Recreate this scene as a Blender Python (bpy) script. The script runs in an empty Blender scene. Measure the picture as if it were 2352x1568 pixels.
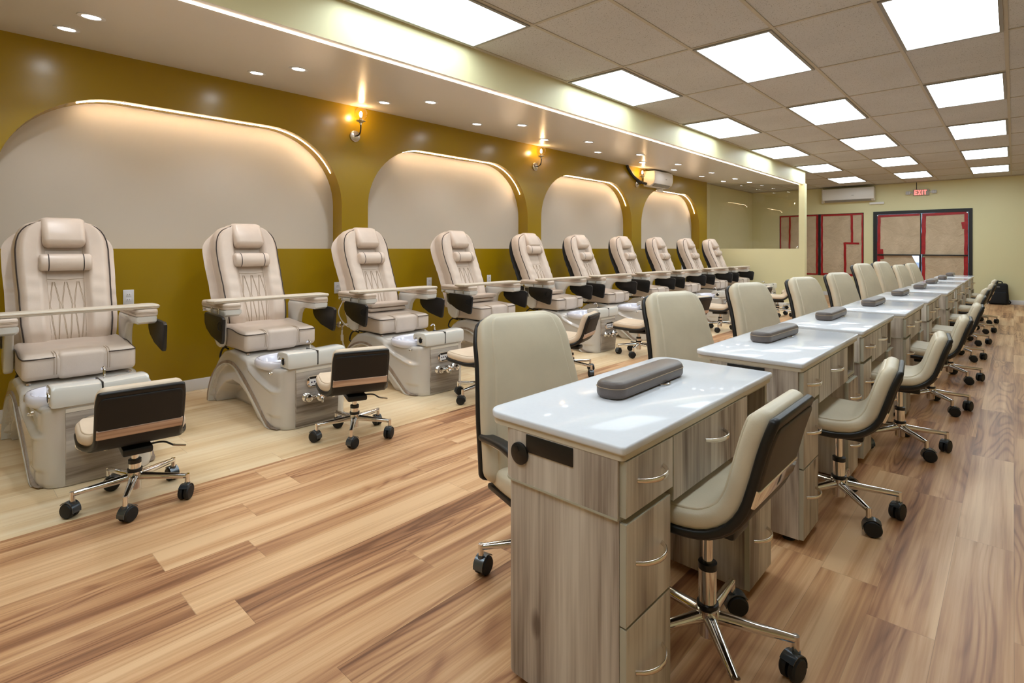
import bpy, bmesh, math, random
from mathutils import Vector, Matrix
random.seed(7)
R = math.radians
PI = math.pi
scn = bpy.context.scene
COL = scn.collection

# ------------------------------------------------------------------ materials
def lin(c):
    c = c / 255.0
    return c / 12.92 if c <= 0.04045 else ((c + 0.055) / 1.055) ** 2.4
def rgb(r, g, b): return (lin(r), lin(g), lin(b), 1.0)

class NT:
    def __init__(self, name):
        self.m = bpy.data.materials.new(name); self.m.use_nodes = True
        self.t = self.m.node_tree; self.n = self.t.nodes; self.l = self.t.links
        self.out = self.n['Material Output']; self.b = self.n['Principled BSDF']
    def new(self, typ, **kw):
        x = self.n.new(typ)
        for k, v in kw.items(): setattr(x, k, v)
        return x
    def set(self, node, i, v):
        if hasattr(v, 'is_output'): self.l.new(v, node.inputs[i])
        else: node.inputs[i].default_value = v
    def math(self, op, a, b=0.0, c=None):
        x = self.new('ShaderNodeMath', operation=op); self.set(x, 0, a); self.set(x, 1, b)
        if c is not None: self.set(x, 2, c)
        return x.outputs[0]
    def comb(self, x, y, z):
        c = self.new('ShaderNodeCombineXYZ')
        for i, v in enumerate((x, y, z)): self.set(c, i, v)
        return c.outputs[0]
    def sep(self, v):
        s = self.new('ShaderNodeSeparateXYZ'); self.l.new(v, s.inputs[0]); return s.outputs
    def noise(self, vec, scale, detail=3, rough=.55, dist=0.0):
        x = self.new('ShaderNodeTexNoise'); self.l.new(vec, x.inputs['Vector'])
        x.inputs['Scale'].default_value = scale; x.inputs['Detail'].default_value = detail
        x.inputs['Roughness'].default_value = rough; x.inputs['Distortion'].default_value = dist
        return x.outputs['Fac']
    def ramp(self, fac, stops, interp='LINEAR'):
        x = self.new('ShaderNodeValToRGB'); x.color_ramp.interpolation = interp
        e = x.color_ramp.elements
        while len(e) < len(stops): e.new(0.5)
        for k, (p, c) in enumerate(stops): e[k].position = p; e[k].color = c
        self.l.new(fac, x.inputs[0]); return x.outputs[0]
    def mix(self, fac, a, b, mode='MIX'):
        x = self.new('ShaderNodeMix', data_type='RGBA', blend_type=mode)
        self.set(x, 0, fac); self.set(x, 6, a); self.set(x, 7, b); return x.outputs[2]
    def obj(self): return self.new('ShaderNodeTexCoord').outputs['Object']
    def bump(self, h, strength=.2, dist=.01):
        x = self.new('ShaderNodeBump'); x.inputs['Strength'].default_value = strength
        x.inputs['Distance'].default_value = dist; self.l.new(h, x.inputs['Height'])
        self.l.new(x.outputs[0], self.b.inputs['Normal'])

def pbr(name, col, rough=.5, metal=0.0, coat=0.0, spec=.5, var=0.0, vscale=6.0, bump=0.0, bscale=80.0, aniso=0.0):
    k = NT(name); b = k.b
    b.inputs['Roughness'].default_value = rough; b.inputs['Metallic'].default_value = metal
    b.inputs['Coat Weight'].default_value = coat; b.inputs['Coat Roughness'].default_value = .06
    b.inputs['Specular IOR Level'].default_value = spec
    b.inputs['Base Color'].default_value = col
    v = None
    if var:
        v = k.obj(); f = k.noise(v, vscale, 4)
        d = tuple(c * (1 - var) for c in col[:3]) + (1,); e = tuple(min(1, c * (1 + var)) for c in col[:3]) + (1,)
        k.l.new(k.ramp(f, [(.3, d), (.7, e)]), b.inputs['Base Color'])
    if bump:
        v = v or k.obj(); k.bump(k.noise(v, bscale, 3), bump, .004)
    return k.m
def emit(name, col, s):
    k = NT(name); k.b.inputs['Base Color'].default_value = (0.8, .8, .8, 1)
    k.b.inputs['Emission Color'].default_value = col; k.b.inputs['Emission Strength'].default_value = s
    return k.m

def planks(name, stops, w, L, fig, rough, tint):
    k = NT(name); s = k.sep(k.obj()); x, y = s[0], s[1]
    row = k.math('FLOOR', k.math('DIVIDE', x, w))
    wn = k.new('ShaderNodeTexWhiteNoise', noise_dimensions='1D'); k.l.new(row, wn.inputs['W'])
    y2 = k.math('ADD', y, k.math('MULTIPLY', wn.outputs[0], L * 3.7))
    col = k.math('FLOOR', k.math('DIVIDE', y2, L))
    w2 = k.new('ShaderNodeTexWhiteNoise', noise_dimensions='2D'); k.l.new(k.comb(row, col, 0.0), w2.inputs['Vector'])
    rn = w2.outputs[0]
    ox = k.math('MULTIPLY', rn, 53.0); oz = k.math('MULTIPLY', rn, 17.0)
    def V(ax, ay): return k.comb(k.math('ADD', k.math('MULTIPLY', x, ax), ox), k.math('ADD', k.math('MULTIPLY', y, ay), ox), oz)
    broad = k.noise(V(15.0, .38), 1.0, 3, .5, .35)
    soft = k.noise(V(4.0, .5), 1.0, 2, .5, .3)
    ring = k.noise(V(6.5, .62), 1.0, 1, .4, .25)
    rings = k.math('POWER', k.math('ADD', k.math('MULTIPLY', k.math('SINE', k.math('MULTIPLY', ring, 95.0)), .5), .5), 3.0)
    fine = k.noise(V(130.0, 2.6), 1.0, 3, .6)
    mask = k.new('ShaderNodeMapRange'); k.set(mask, 0, soft); mask.inputs[1].default_value = .56; mask.inputs[2].default_value = .42
    f = k.math('ADD', k.math('MULTIPLY', broad, .75), k.math('MULTIPLY', soft, .25))
    f = k.math('ADD', f, k.math('MULTIPLY', k.math('SUBTRACT', fine, .5), .2))
    f = k.math('SUBTRACT', f, k.math('MULTIPLY', k.math('MULTIPLY', rings, mask.outputs[0]), fig))
    f = k.math('ADD', f, k.math('MULTIPLY', k.math('SUBTRACT', rn, .5), tint))
    c = k.ramp(f, stops)
    fx = k.math('FRACT', k.math('DIVIDE', x, w)); fy = k.math('FRACT', k.math('DIVIDE', y2, L))
    sx = k.math('LESS_THAN', fx, .008); sy = k.math('LESS_THAN', fy, .0018)
    seam = k.math('MULTIPLY', k.math('MAXIMUM', sx, sy), .3)
    c = k.mix(seam, c, (.12, .06, .03, 1))
    k.l.new(c, k.b.inputs['Base Color'])
    k.b.inputs['Roughness'].default_value = rough; k.b.inputs['Specular IOR Level'].default_value = .4
    k.bump(fine, .05, .003)
    return k.m

def laminate(name, stops, axis, freq=22.0):
    """wood print with the grain along one object axis"""
    k = NT(name); s = list(k.sep(k.obj()))
    oi = k.new('ShaderNodeObjectInfo').outputs['Random']
    sc = [freq * .32] * 3; sc[axis] = .75
    sf = [freq * 5.0] * 3; sf[axis] = 2.5
    off = k.math('MULTIPLY', oi, 40.0)
    v = k.comb(*[k.math('ADD', k.math('MULTIPLY', s[i], sc[i]), off) for i in range(3)])
    vf = k.comb(*[k.math('ADD', k.math('MULTIPLY', s[i], sf[i]), off) for i in range(3)])
    a = k.noise(v, 1.0, 4, .55, .9); fi = k.noise(vf, 1.0, 3, .6)
    rg = k.math('SINE', k.math('MULTIPLY', k.noise(v, .55, 2, .4, .5), 70.0))
    f = k.math('ADD', a, k.math('MULTIPLY', k.math('SUBTRACT', fi, .5), .35))
    f = k.math('ADD', f, k.math('MULTIPLY', rg, .045))
    vk = k.comb(*[k.math('ADD', k.math('MULTIPLY', s[i], 2.2 if i == axis else 5.0), off) for i in range(3)])
    vo = k.new('ShaderNodeTexVoronoi'); k.l.new(vk, vo.inputs['Vector']); vo.inputs['Scale'].default_value = 1.0
    knot = k.math('MULTIPLY', k.math('LESS_THAN', vo.outputs['Distance'], .1), .0)
    kd = k.math('MULTIPLY', k.math('MAXIMUM', k.math('SUBTRACT', .13, vo.outputs['Distance']), 0.0), 3.2)
    f = k.math('SUBTRACT', f, kd)
    k.l.new(k.ramp(f, stops), k.b.inputs['Base Color'])
    k.b.inputs['Roughness'].default_value = .42
    k.bump(fi, .06, .002)
    return k.m

def thin_glass(name, tint, refl, base=.025):
    k = NT(name); k.n.remove(k.b)
    tr = k.new('ShaderNodeBsdfTransparent'); tr.inputs[0].default_value = tint
    gl = k.new('ShaderNodeBsdfGlossy'); gl.inputs['Roughness'].default_value = .01
    lw = k.new('ShaderNodeLayerWeight'); lw.inputs[0].default_value = .5
    fa = k.math('ADD', base, k.math('MULTIPLY', k.math('POWER', lw.outputs['Facing'], 3.0), refl))
    mx = k.new('ShaderNodeMixShader'); k.l.new(fa, mx.inputs[0])
    k.l.new(tr.outputs[0], mx.inputs[1]); k.l.new(gl.outputs[0], mx.inputs[2])
    k.l.new(mx.outputs[0], k.out.inputs[0]); return k.m

def tile_mat():
    k = NT('ceiling_tile'); v = k.obj()
    f = k.noise(v, 130.0, 2, .6); g = k.noise(v, 1.3, 2)
    base = k.ramp(g, [(.3, rgb(202, 202, 202)), (.7, rgb(212, 212, 212))])
    sp = k.math('LESS_THAN', f, .355)
    k.l.new(k.mix(k.math('MULTIPLY', sp, .62), base, rgb(80, 72, 62)), k.b.inputs['Base Color'])
    k.b.inputs['Roughness'].default_value = .9; k.b.inputs['Specular IOR Level'].default_value = .1
    k.bump(f, .25, .004); return k.m

def paper_mat():
    k = NT('kraft_paper'); v = k.obj()
    a = k.noise(v, 2.2, 5, .6, .8); b = k.noise(v, 7.0, 4, .6, 1.5)
    k.l.new(k.ramp(a, [(.3, rgb(188, 166, 138)), (.7, rgb(214, 192, 164))]), k.b.inputs['Base Color'])
    k.b.inputs['Roughness'].default_value = .75
    k.bump(k.math('ADD', a, k.math('MULTIPLY', b, .5)), .6, .05); return k.m

def leather(name, col, rough=.42, bs=320.0, bump=.1, wr=.25):
    k = NT(name); v = k.obj(); b = k.b
    n1 = k.noise(v, 5.0, 4); d = tuple(c * .93 for c in col[:3]) + (1,); e = tuple(min(1, c * 1.05) for c in col[:3]) + (1,)
    k.l.new(k.ramp(n1, [(.3, d), (.7, e)]), b.inputs['Base Color'])
    b.inputs['Roughness'].default_value = rough
    h = k.math('ADD', k.noise(v, bs, 2), k.math('MULTIPLY', k.noise(v, 9.0, 3), 3.0 * wr))
    k.bump(h, bump, .004); return k.m

M = {}
M['floor'] = planks('oak_plank', [(.25, rgb(118, 76, 50)), (.37, rgb(168, 118, 82)), (.49, rgb(204, 156, 112)), (.64, rgb(230, 190, 146))], .178, 1.22, .1, .36, .1)
M['pale'] = planks('pale_plank', [(.2, rgb(206, 168, 122)), (.38, rgb(226, 196, 152)), (.55, rgb(238, 214, 176)), (.75, rgb(246, 228, 196))], .178, 1.22, .06, .38, .12)
M['olive'] = pbr('olive_paint', rgb(156, 127, 8), .27, bump=.03, bscale=60, spec=.55)
M['niche'] = pbr('cream_paint', rgb(206, 199, 188), .8, spec=.2)
M['sage'] = pbr('pale_green_paint', rgb(228, 221, 176), .5, bump=.03, bscale=70)
M['sofft'] = pbr('soffit_paint', rgb(218, 214, 210), .3, bump=.02, bscale=30)
M['white'] = pbr('white_trim', rgb(232, 232, 234), .45)
M['tile'] = tile_mat()
M['tbar'] = pbr('grid_bar', rgb(190, 182, 166), .5)
M['light'] = emit('light_panel', (0.80, .93, 1.0, 1), 5.2)
M['can'] = emit('downlight_lens', (.92, .96, 1, 1), 30.0)
M['led'] = emit('warm_led', (1.0, .80, .6, 1), 12.0)
M['nled'] = emit('niche_led', (1.0, .74, .5, 1), 62.0)
M['bulb'] = emit('bulb', (1.0, .72, .4, 1), 90.0)
M['exit'] = emit('exit_red', (1.0, .045, .04, 1), 1.7)
M['glass'] = thin_glass('clear_glass', (.98, .99, .985, 1), .2)
M['globe'] = thin_glass('globe_glass', (1.0, .965, .9, 1), .55, .05)
M['chrome'] = pbr('chrome', (.80, .79, .78, 1), .09, 1.0)
M['steel'] = pbr('brushed_steel', (.70, .64, .56, 1), .28, 1.0)
M['black'] = pbr('black_plastic', rgb(18, 18, 19), .4)
M['blackr'] = pbr('black_rubber', rgb(14, 14, 15), .6)
M['blackf'] = pbr('black_vinyl', rgb(20, 18, 17), .6, bump=.15, bscale=300)
M['dshell'] = pbr('charcoal_vinyl', rgb(66, 58, 50), .5, bump=.1, bscale=300)
M['blkl'] = leather('black_leather', rgb(22, 22, 24), .38)
M['cream'] = leather('pearl_cream_leather', rgb(220, 204, 190), .32, wr=.5)
M['stool'] = leather('peach_cream_leather', rgb(222, 202, 178), .42)
M['mani'] = leather('bone_leather', rgb(218, 205, 180), .4)
M['stitch'] = pbr('stitch_thread', rgb(172, 150, 124), .7)
M['pipe'] = pbr('dark_piping', rgb(58, 46, 40), .5)
M['gray'] = leather('taupe_leather', rgb(108, 98, 94), .36)
M['pearl'] = pbr('pearl_resin', rgb(204, 198, 190), .16, coat=.9)
M['pearl2'] = pbr('pale_resin', rgb(218, 217, 212), .18, coat=.6)
M['bowl'] = pbr('white_acrylic', rgb(226, 226, 238), .12, coat=.8)
M['cap'] = pbr('cream_plastic', rgb(216, 206, 190), .4)
M['gwood'] = laminate('grey_wood_print', [(.26, rgb(110, 96, 86)), (.38, rgb(160, 147, 135)), (.5, rgb(192, 181, 168)), (.66, rgb(218, 209, 197))], 2)
M['hwood'] = laminate('grey_wood_panel', [(.28, rgb(112, 100, 90)), (.45, rgb(158, 147, 136)), (.7, rgb(196, 186, 174))], 1)
M['bandw'] = laminate('taupe_wood_band', [(.28, rgb(122, 104, 90)), (.5, rgb(152, 134, 118)), (.75, rgb(176, 160, 146))], 2)
M['bandx'] = laminate('walnut_chrome_band', [(.25, rgb(150, 118, 98)), (.45, rgb(202, 172, 150)), (.7, rgb(234, 214, 198))], 1, 40.0)
M['edge'] = pbr('edge_tape', rgb(186, 182, 164), .45)
M['quartz'] = pbr('white_quartz', rgb(228, 230, 236), .06, spec=.025, var=.012, vscale=90)
M['stonedge'] = pbr('quartz_underside', rgb(216, 206, 186), .35)
M['dark'] = pbr('dark_inside', rgb(70, 66, 54), .7)
M['paper'] = paper_mat()
M['tape'] = pbr('red_tape', rgb(164, 18, 26), .32, var=.2, vscale=14)
M['bronze'] = pbr('dark_bronze', rgb(20, 19, 22), .45)
M['acw'] = pbr('ac_white', rgb(240, 238, 236), .35)
M['acg'] = pbr('ac_grey', rgb(150, 148, 142), .5)
M['outlet'] = pbr('outlet_white', rgb(226, 228, 234), .35)
M['bag'] = pbr('bag_nylon', rgb(16, 17, 21), .75, bump=.3, bscale=400)
M['hose'] = pbr('white_hose', rgb(220, 214, 200), .4)
M['signg'] = pbr('sign_grey', rgb(176, 172, 164), .5)
M['asph'] = pbr('pavement', rgb(150, 152, 156), .9, var=.1)

# ------------------------------------------------------------------ mesh builder
class MB:
    def __init__(self): self.bm = bmesh.new()
    def _take(self, t, m, mat=None):
        for f in t.faces: f.material_index = m
        if mat is not None: t.transform(mat)
        me = bpy.data.meshes.new('t'); t.to_mesh(me); t.free(); self.bm.from_mesh(me); bpy.data.meshes.remove(me)
        return self
    def box(self, x0, x1, y0, y1, z0, z1, r=0.0, seg=2, m=0, T=None):
        t = bmesh.new(); bmesh.ops.create_cube(t, size=1.0)
        sx, sy, sz = abs(x1 - x0), abs(y1 - y0), abs(z1 - z0)
        bmesh.ops.scale(t, vec=(sx, sy, sz), verts=t.verts)
        if r > 0:
            r = min(r, .49 * min(sx, sy, sz))
            bmesh.ops.bevel(t, geom=list(t.edges), offset=r, segments=seg, profile=.5, affect='EDGES')
        bmesh.ops.translate(t, vec=((x0 + x1) / 2, (y0 + y1) / 2, (z0 + z1) / 2), verts=t.verts)
        return self._take(t, m, T)
    def loft(self, rings, cap=(True, True), closed=True, m=0, loop=False):
        bm = self.bm; V = [[bm.verts.new(p) for p in r] for r in rings]; n = len(V[0])
        K = len(V)
        for i in range(K if loop else K - 1):
            a, b = V[i], V[(i + 1) % K]
            for j in range(n if closed else n - 1):
                k = (j + 1) % n
                try: f = bm.faces.new((a[j], a[k], b[k], b[j])); f.material_index = m
                except ValueError: pass
        if not loop and closed:
            if cap[0]: f = bm.faces.new(list(reversed(V[0]))); f.material_index = m
            if cap[1]: f = bm.faces.new(V[-1]); f.material_index = m
        return self
    def tube(self, pts, r, n=10, m=0, loop=False, cap=True):
        pts = [Vector(p) for p in pts]; K = len(pts); rings = []
        if not hasattr(r, '__len__'): r = [r] * K
        up = None
        for i in range(K):
            a = pts[(i - 1) % K] if (loop or i > 0) else pts[0]
            b = pts[(i + 1) % K] if (loop or i < K - 1) else pts[-1]
            t = (b - a).normalized()
            if up is None:
                up = Vector((0, 0, 1)) if abs(t.z) < .9 else Vector((1, 0, 0))
            u = up - t * up.dot(t)
            if u.length < 1e-6: u = t.orthogonal()
            u.normalize(); up = u; v = t.cross(u)
            rings.append([pts[i] + (u * math.cos(2 * PI * j / n) + v * math.sin(2 * PI * j / n)) * r[i] for j in range(n)])
        return self.loft(rings, (cap, cap), True, m, loop)
    def cyl(self, p0, p1, r0, r1=None, n=16, m=0): return self.tube([p0, p1], [r0, r0 if r1 is None else r1], n, m)
    def lathe(self, prof, c=(0, 0, 0), n=24, m=0, T=None, capb=True, capt=True):
        t = MB(); rings = [[(r * math.cos(2 * PI * j / n), r * math.sin(2 * PI * j / n), z) for j in range(n)] for r, z in prof]
        t.loft(rings, (capb, capt)); bmesh.ops.translate(t.bm, vec=c, verts=t.bm.verts)
        return self._take(t.bm, m, T)
    def prism(self, poly, ax, a, b, m=0, r=0.0, seg=2):
        """poly of 2D points extruded along axis ax from a to b"""
        t = bmesh.new()
        def P(p, d): return {0: (d, p[0], p[1]), 1: (p[0], d, p[1]), 2: (p[0], p[1], d)}[ax]
        A = [t.verts.new(P(p, a)) for p in poly]; B = [t.verts.new(P(p, b)) for p in poly]; n = len(poly)
        t.faces.new(A); t.faces.new(list(reversed(B)))
        for i in range(n): t.faces.new((A[i], B[i], B[(i + 1) % n], A[(i + 1) % n]))
        bmesh.ops.recalc_face_normals(t, faces=t.faces)
        if r > 0:
            es = [e for e in t.edges if (e.verts[0] in A) == (e.verts[1] in A)]
            bmesh.ops.bevel(t, geom=es, offset=r, segments=seg, profile=.5, affect='EDGES')
        return self._take(t, m)
    def grid(self, fn, nu, nv, m=0):
        return self.loft([[fn(i / nu, j / nv) for j in range(nv + 1)] for i in range(nu + 1)], closed=False, m=m)
    def quad(self, *p, m=0):
        f = self.bm.faces.new([self.bm.verts.new(q) for q in p]); f.material_index = m; return self
    def xf(self, T): self.bm.transform(T); return self
    def build(self, name, mats, parent=None, loc=None, ang=38, recalc=True, weld=0.0):
        if weld: bmesh.ops.remove_doubles(self.bm, verts=self.bm.verts, dist=weld)
        if recalc: bmesh.ops.recalc_face_normals(self.bm, faces=self.bm.faces)
        me = bpy.data.meshes.new(name); self.bm.to_mesh(me); self.bm.free()
        me.polygons.foreach_set('use_smooth', [True] * len(me.polygons))
        me.set_sharp_from_angle(angle=R(ang))
        for x in (mats if isinstance(mats, (list, tuple)) else [mats]): me.materials.append(x)
        o = bpy.data.objects.new(name, me); COL.objects.link(o)
        if parent is not None: o.parent = parent
        if loc is not None: o.location = loc
        return o

def rrect(x0, x1, y0, y1, r, n=6):
    """rounded rectangle outline; r = one radius or four (x1y1, x0y1, x0y0, x1y0)"""
    rr = r if hasattr(r, '__len__') else [r] * 4
    out = []
    for k, (cx, cy) in enumerate(((x1, y1), (x0, y1), (x0, y0), (x1, y0))):
        q = rr[k]; sx = -1 if cx == x1 else 1; sy = -1 if cy == y1 else 1
        for i in range(n + 1):
            a = R(90 * k + 90 * i / n)
            out.append((cx + sx * q + q * math.cos(a), cy + sy * q + q * math.sin(a)))
    return out
def interp(tab, x):
    if x <= tab[0][0]: return tab[0][1]
    for (a, va), (b, vb) in zip(tab, tab[1:]):
        if x <= b: return va + (vb - va) * (x - a) / (b - a)
    return tab[-1][1]
def smooth(a, b, x):
    t = max(0.0, min(1.0, (x - a) / (b - a))); return t * t * (3 - 2 * t)
def spline(pts, n=6):
    """Catmull-Rom through 3D/2D points"""
    P = [Vector(p) for p in pts]; P = [P[0] * 2 - P[1]] + P + [P[-1] * 2 - P[-2]]; out = []
    for i in range(1, len(P) - 2):
        a, b, c, d = P[i - 1:i + 3]
        for k in range(n):
            t = k / n
            out.append(.5 * ((2 * b) + (c - a) * t + (2 * a - 5 * b + 4 * c - d) * t * t + (3 * b - a - 3 * c + d) * t ** 3))
    out.append(P[-2].copy()); return out

def sweep(mb, path, width, n0, n1, r, bend=0.0, endr=.02, m=0, span=(0, 1), wend=.05):
    """cushion swept along an (x,z) path; offsets n0..n1 along the path's left normal; rounded section and ends"""
    pts = spline([(p[0], p[1], 0) for p in path], 8)
    L = [0.0]
    for a, b in zip(pts, pts[1:]): L.append(L[-1] + (b - a).length)
    tot = L[-1]
    def at(s):
        d = s * tot
        for i in range(len(L) - 1):
            if d <= L[i + 1] or i == len(L) - 2:
                t = (d - L[i]) / max(1e-9, L[i + 1] - L[i]); p = pts[i].lerp(pts[i + 1], t)
                tan = (pts[min(i + 2, len(pts) - 1)] - pts[max(i - 1, 0)]).normalized(); return p, tan
    ss = []
    N = 22; a0, a1 = span
    e = endr / tot
    for k in range(5): ss.append((a0 + e * (1 - math.cos(k / 4 * PI / 2)), math.sin(k / 4 * PI / 2)))
    for k in range(1, N): ss.append((a0 + e + (a1 - a0 - 2 * e) * k / N, 1.0))
    for k in range(5): ss.append((a1 - e * (1 - math.cos((4 - k) / 4 * PI / 2)), math.sin((4 - k) / 4 * PI / 2)))
    rings = []
    th = n1 - n0; mid = (n0 + n1) / 2
    for s, q in ss:
        p, t = at(s); nx, nz = -t.y, t.x
        w = width(s) / 2 - wend * (1 - q) ; h = th / 2 * (.25 + .75 * q)
        rr = min(r, h * .98)
        sec = rrect(-w, w, -h, h, rr, 4)
        ring = []
        for y, n in sec:
            nn = mid + n + bend * (y / (width(s) / 2)) ** 2
            ring.append((p.x + nx * nn, y, p.y + nz * nn))
        rings.append(ring)
    mb.loft(rings, (True, True), True, m)
    return mb

def empty(name, loc=(0, 0, 0), rz=0.0):
    o = bpy.data.objects.new(name, None); COL.objects.link(o); o.location = loc; o.rotation_euler = (0, 0, rz)
    o.empty_display_size = .1; return o
def tag(o, label, cat, group=None, kind=None):
    o['label'] = label; o['category'] = cat
    if group: o['group'] = group
    if kind: o['kind'] = kind
    return o
def struct(o): o['kind'] = 'structure'; return o
KIDS = {}
def kids(o): return [c for c in COL.objects if c.parent == o]
def copy_tree(o, parent=None):
    c = o.copy(); COL.objects.link(c)
    if parent is not None: c.parent = parent
    for ch in kids(o): copy_tree(ch, c)
    return c
ORD = ['first', 'second', 'third', 'fourth', 'fifth', 'sixth', 'seventh', 'eighth', 'ninth', 'tenth', 'eleventh']

# ------------------------------------------------------------------ room
XW, YF, ZC, XS = -5.1, 15.87, 2.78, -3.13     # olive wall, far wall, ceiling, soffit face
YN, XR, XB, YP = -3.2, 2.7, -5.44, 12.05      # wall behind camera, right wall, deep left wall, partition
ZI = 1.2
f = MB(); f.box(-3.05, XR, YN, YF + .1, -.12, 0, m=0); f.box(XB - .1, -3.05, YN, YP + .15, -.12, 0, m=1); f.box(XB - .1, -3.05, YP + .15, YF + .1, -.12, 0, m=0)
struct(f.build('floor', [M['floor'], M['pale']]))

arches = [(.30, 2.911), (3.22, 5.831), (6.133, 8.707), (9.052, 11.588)]
ZT, RAD = 2.35, .74
def arch_outline(a, b, n=16):
    o = [(a, ZI)]
    rz = RAD * .95; ry = RAD
    for i in range(n + 1):
        t = PI - PI / 2 * i / n; o.append((a + ry + ry * math.cos(t), ZT - rz + rz * math.sin(t)))
    for i in range(n + 1):
        t = PI / 2 - PI / 2 * i / n; o.append((b - ry + ry * math.cos(t), ZT - rz + rz * math.sin(t)))
    o.append((b, ZI)); return o
w = MB(); zt = 2.76; XN = XW - .18
y = YN
for a, b in arches:
    w.quad((XW, y, 0), (XW, a, 0), (XW, a, zt), (XW, y, zt))
    o = arch_outline(a, b)
    w.quad((XW, a, 0), (XW, b, 0), (XW, b, ZI), (XW, a, ZI))
    for p, q in zip(o[1:], o[2:-1]):
        w.quad((XW, p[0], p[1]), (XW, q[0], q[1]), (XW, q[0], zt), (XW, p[0], zt))
    for p, q in zip(o, o[1:]): w.quad((XW, p[0], p[1]), (XW, q[0], q[1]), (XN, q[0], q[1]), (XN, p[0], p[1]))
    w.quad((XW, a, ZI), (XW, b, ZI), (XN, b, ZI), (XN, a, ZI))
    fc = w.bm.faces.new([w.bm.verts.new((XN, p[0], p[1])) for p in o]); fc.material_index = 1
    y = b
w.quad((XW, y, 0), (XW, 12.0, 0), (XW, 12.0, zt), (XW, y, zt))
w.quad((XW, 12.0, 0), (XB, 12.0, 0), (XB, 12.0, zt), (XW, 12.0, zt), m=0)
w.quad((XB, YN, 0), (XB, 12.0, 0), (XB, 12.0, zt), (XB, YN, zt))
wall = struct(w.build('wall_left', [M['olive'], M['niche']], recalc=False, weld=.0005, ang=25))

struct(MB().box(XB - .1, XB, 12.0, YF, 0, ZC).build('wall_side', M['sage']))
# far wall with window and door openings
WX0, WX1, WZ0, WZ1 = -4.716, -2.746, .505, 2.10
DX0, DX1, DZ1 = -2.545, -.676, 2.11
b = MB()
for x0, x1, z0, z1 in ((XB - .1, WX0, 0, ZC), (WX0, WX1, 0, WZ0), (WX0, WX1, WZ1, ZC), (WX1, DX0, 0, ZC), (DX0, DX1, DZ1, ZC), (DX1, XR + .1, 0, ZC)):
    b.box(x0, x1, YF, YF + .14, z0, z1)
struct(b.build('wall_back', M['sage']))
struct(MB().box(XR, XR + .1, YN, YF + .14, 0, ZC).build('wall_right', M['sage']))
struct(MB().box(XB - .1, XR + .1, YN - .1, YN, 0, ZC).build('wall_front', M['sage']))
# ceiling tiles and grid
c = MB(); c.box(XS, XR, YN, YF, ZC, ZC + .06); c.box(XB, XS, YP + .15, YF, ZC, ZC + .06)
struct(c.build('ceiling', M['tile']))
GX0, GX, GY0, GY = -2.489, .612, 4.1, 1.198
t = MB(); zb = ZC - .006
for k in range(-1, 9):
    x = GX0 + GX * k
    t.box(max(x, XS + .012) - .0125, max(x, XS + .012) + .0125, YN, YF, zb, ZC + .002)
for j in range(-6, 10):
    yy = GY0 + GY * j
    if yy < YF: t.box(XS, XR, yy - .0125, yy + .0125, zb + .0008, ZC + .002)
for k in range(-5, -1):
    x = GX0 + GX * k; 
    if x > XB: t.box(x - .0125, x + .0125, YP + .15, YF, zb, ZC + .002)
for j in range(7, 10): t.box(XB, XS, GY0 + GY * j - .0125, GY0 + GY * j + .0125, zb + .0008, ZC + .002)
t.box(XB, XR, YF - .022, YF, zb - .01, ZC); t.box(XB, XB + .022, YP + .15, YF, zb - .01, ZC)
struct(t.build('trim_1', M['tbar']))
# sloped soffit over the pedicure row
ZS1, ZS0 = 2.505, 2.70
def zs(x): return ZS0 + (ZS1 - ZS0) * (x - XW) / (XS - XW)
s = MB(); prof = [(XS, ZS1), (XS, ZC), (XB, ZC), (XB, zs(XB)), (XW, ZS0)]
y0, y1 = YN, YP + .15
for i in range(5):
    p, q = prof[i], prof[(i + 1) % 5]
    s.quad((p[0], y0, p[1]), (q[0], y0, q[1]), (q[0], y1, q[1]), (p[0], y1, p[1]), m=1 if i == 0 else 0)
s.bm.faces.new([s.bm.verts.new((p[0], y1, p[1])) for p in prof]).material_index = 1
s.bm.faces.new([s.bm.verts.new((p[0], y0, p[1])) for p in prof])
struct(s.build('soffit', [M['sofft'], M['sage']], weld=.0005))
# partition: low wall, end post
p = MB(); p.box(XW, -3.21, YP, YP + .14, 0, ZI); p.box(-3.21, -3.1, YP, YP + .14, 0, zs(-3.2)+.01)
struct(p.build('wall_partition', M['sage']))
# baseboards
struct(MB().box(XW, XW + .014, YN, 12.0, 0, .095, .003).build('baseboard_left', M['white']))
bb = MB(); bb.box(XB, DX0, YF - .014, YF, 0, .095, .003); bb.box(DX1, XR, YF - .014, YF, 0, .095, .003)
struct(bb.build('baseboard_back', M['white']))
struct(MB().box(XW, -3.1, YP - .012, YP, 0, .09, .003).build('baseboard_partition', M['white']))
struct(MB().box(-40, 40, YF + .14, 60, -.2, -.02).build('outside_ground', M['asph']))

# glass pane above the low wall
g = empty('glass_partition', (-4.12, YP + .07, ZI)); tag(g, 'clear frameless glass pane standing on the low wall at the end of the pedicure row', 'glass panel')
gm = MB(); gx0, gx1 = -.96, .905
gm.prism([(gx0, 0.002), (gx1, 0.002), (gx1, zs(gx1 - 4.12) - ZI - .003), (gx0, zs(gx0 - 4.12) - ZI - .003)], 1, -.005, .005)
gm.build('pane', M['glass'], g)
for cx in (-.75, .86):
    k = MB(); k.box(cx - .018, cx + .018, -.014, .014, .001, .05, .004); k.lathe([(.012, 0), (.012, .008), (.006, .012)], T=Matrix.Translation((cx, -.014, .03)) @ Matrix.Rotation(PI / 2, 4, 'X'), n=14)
    k.build('clip', M['chrome'], g)

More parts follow.
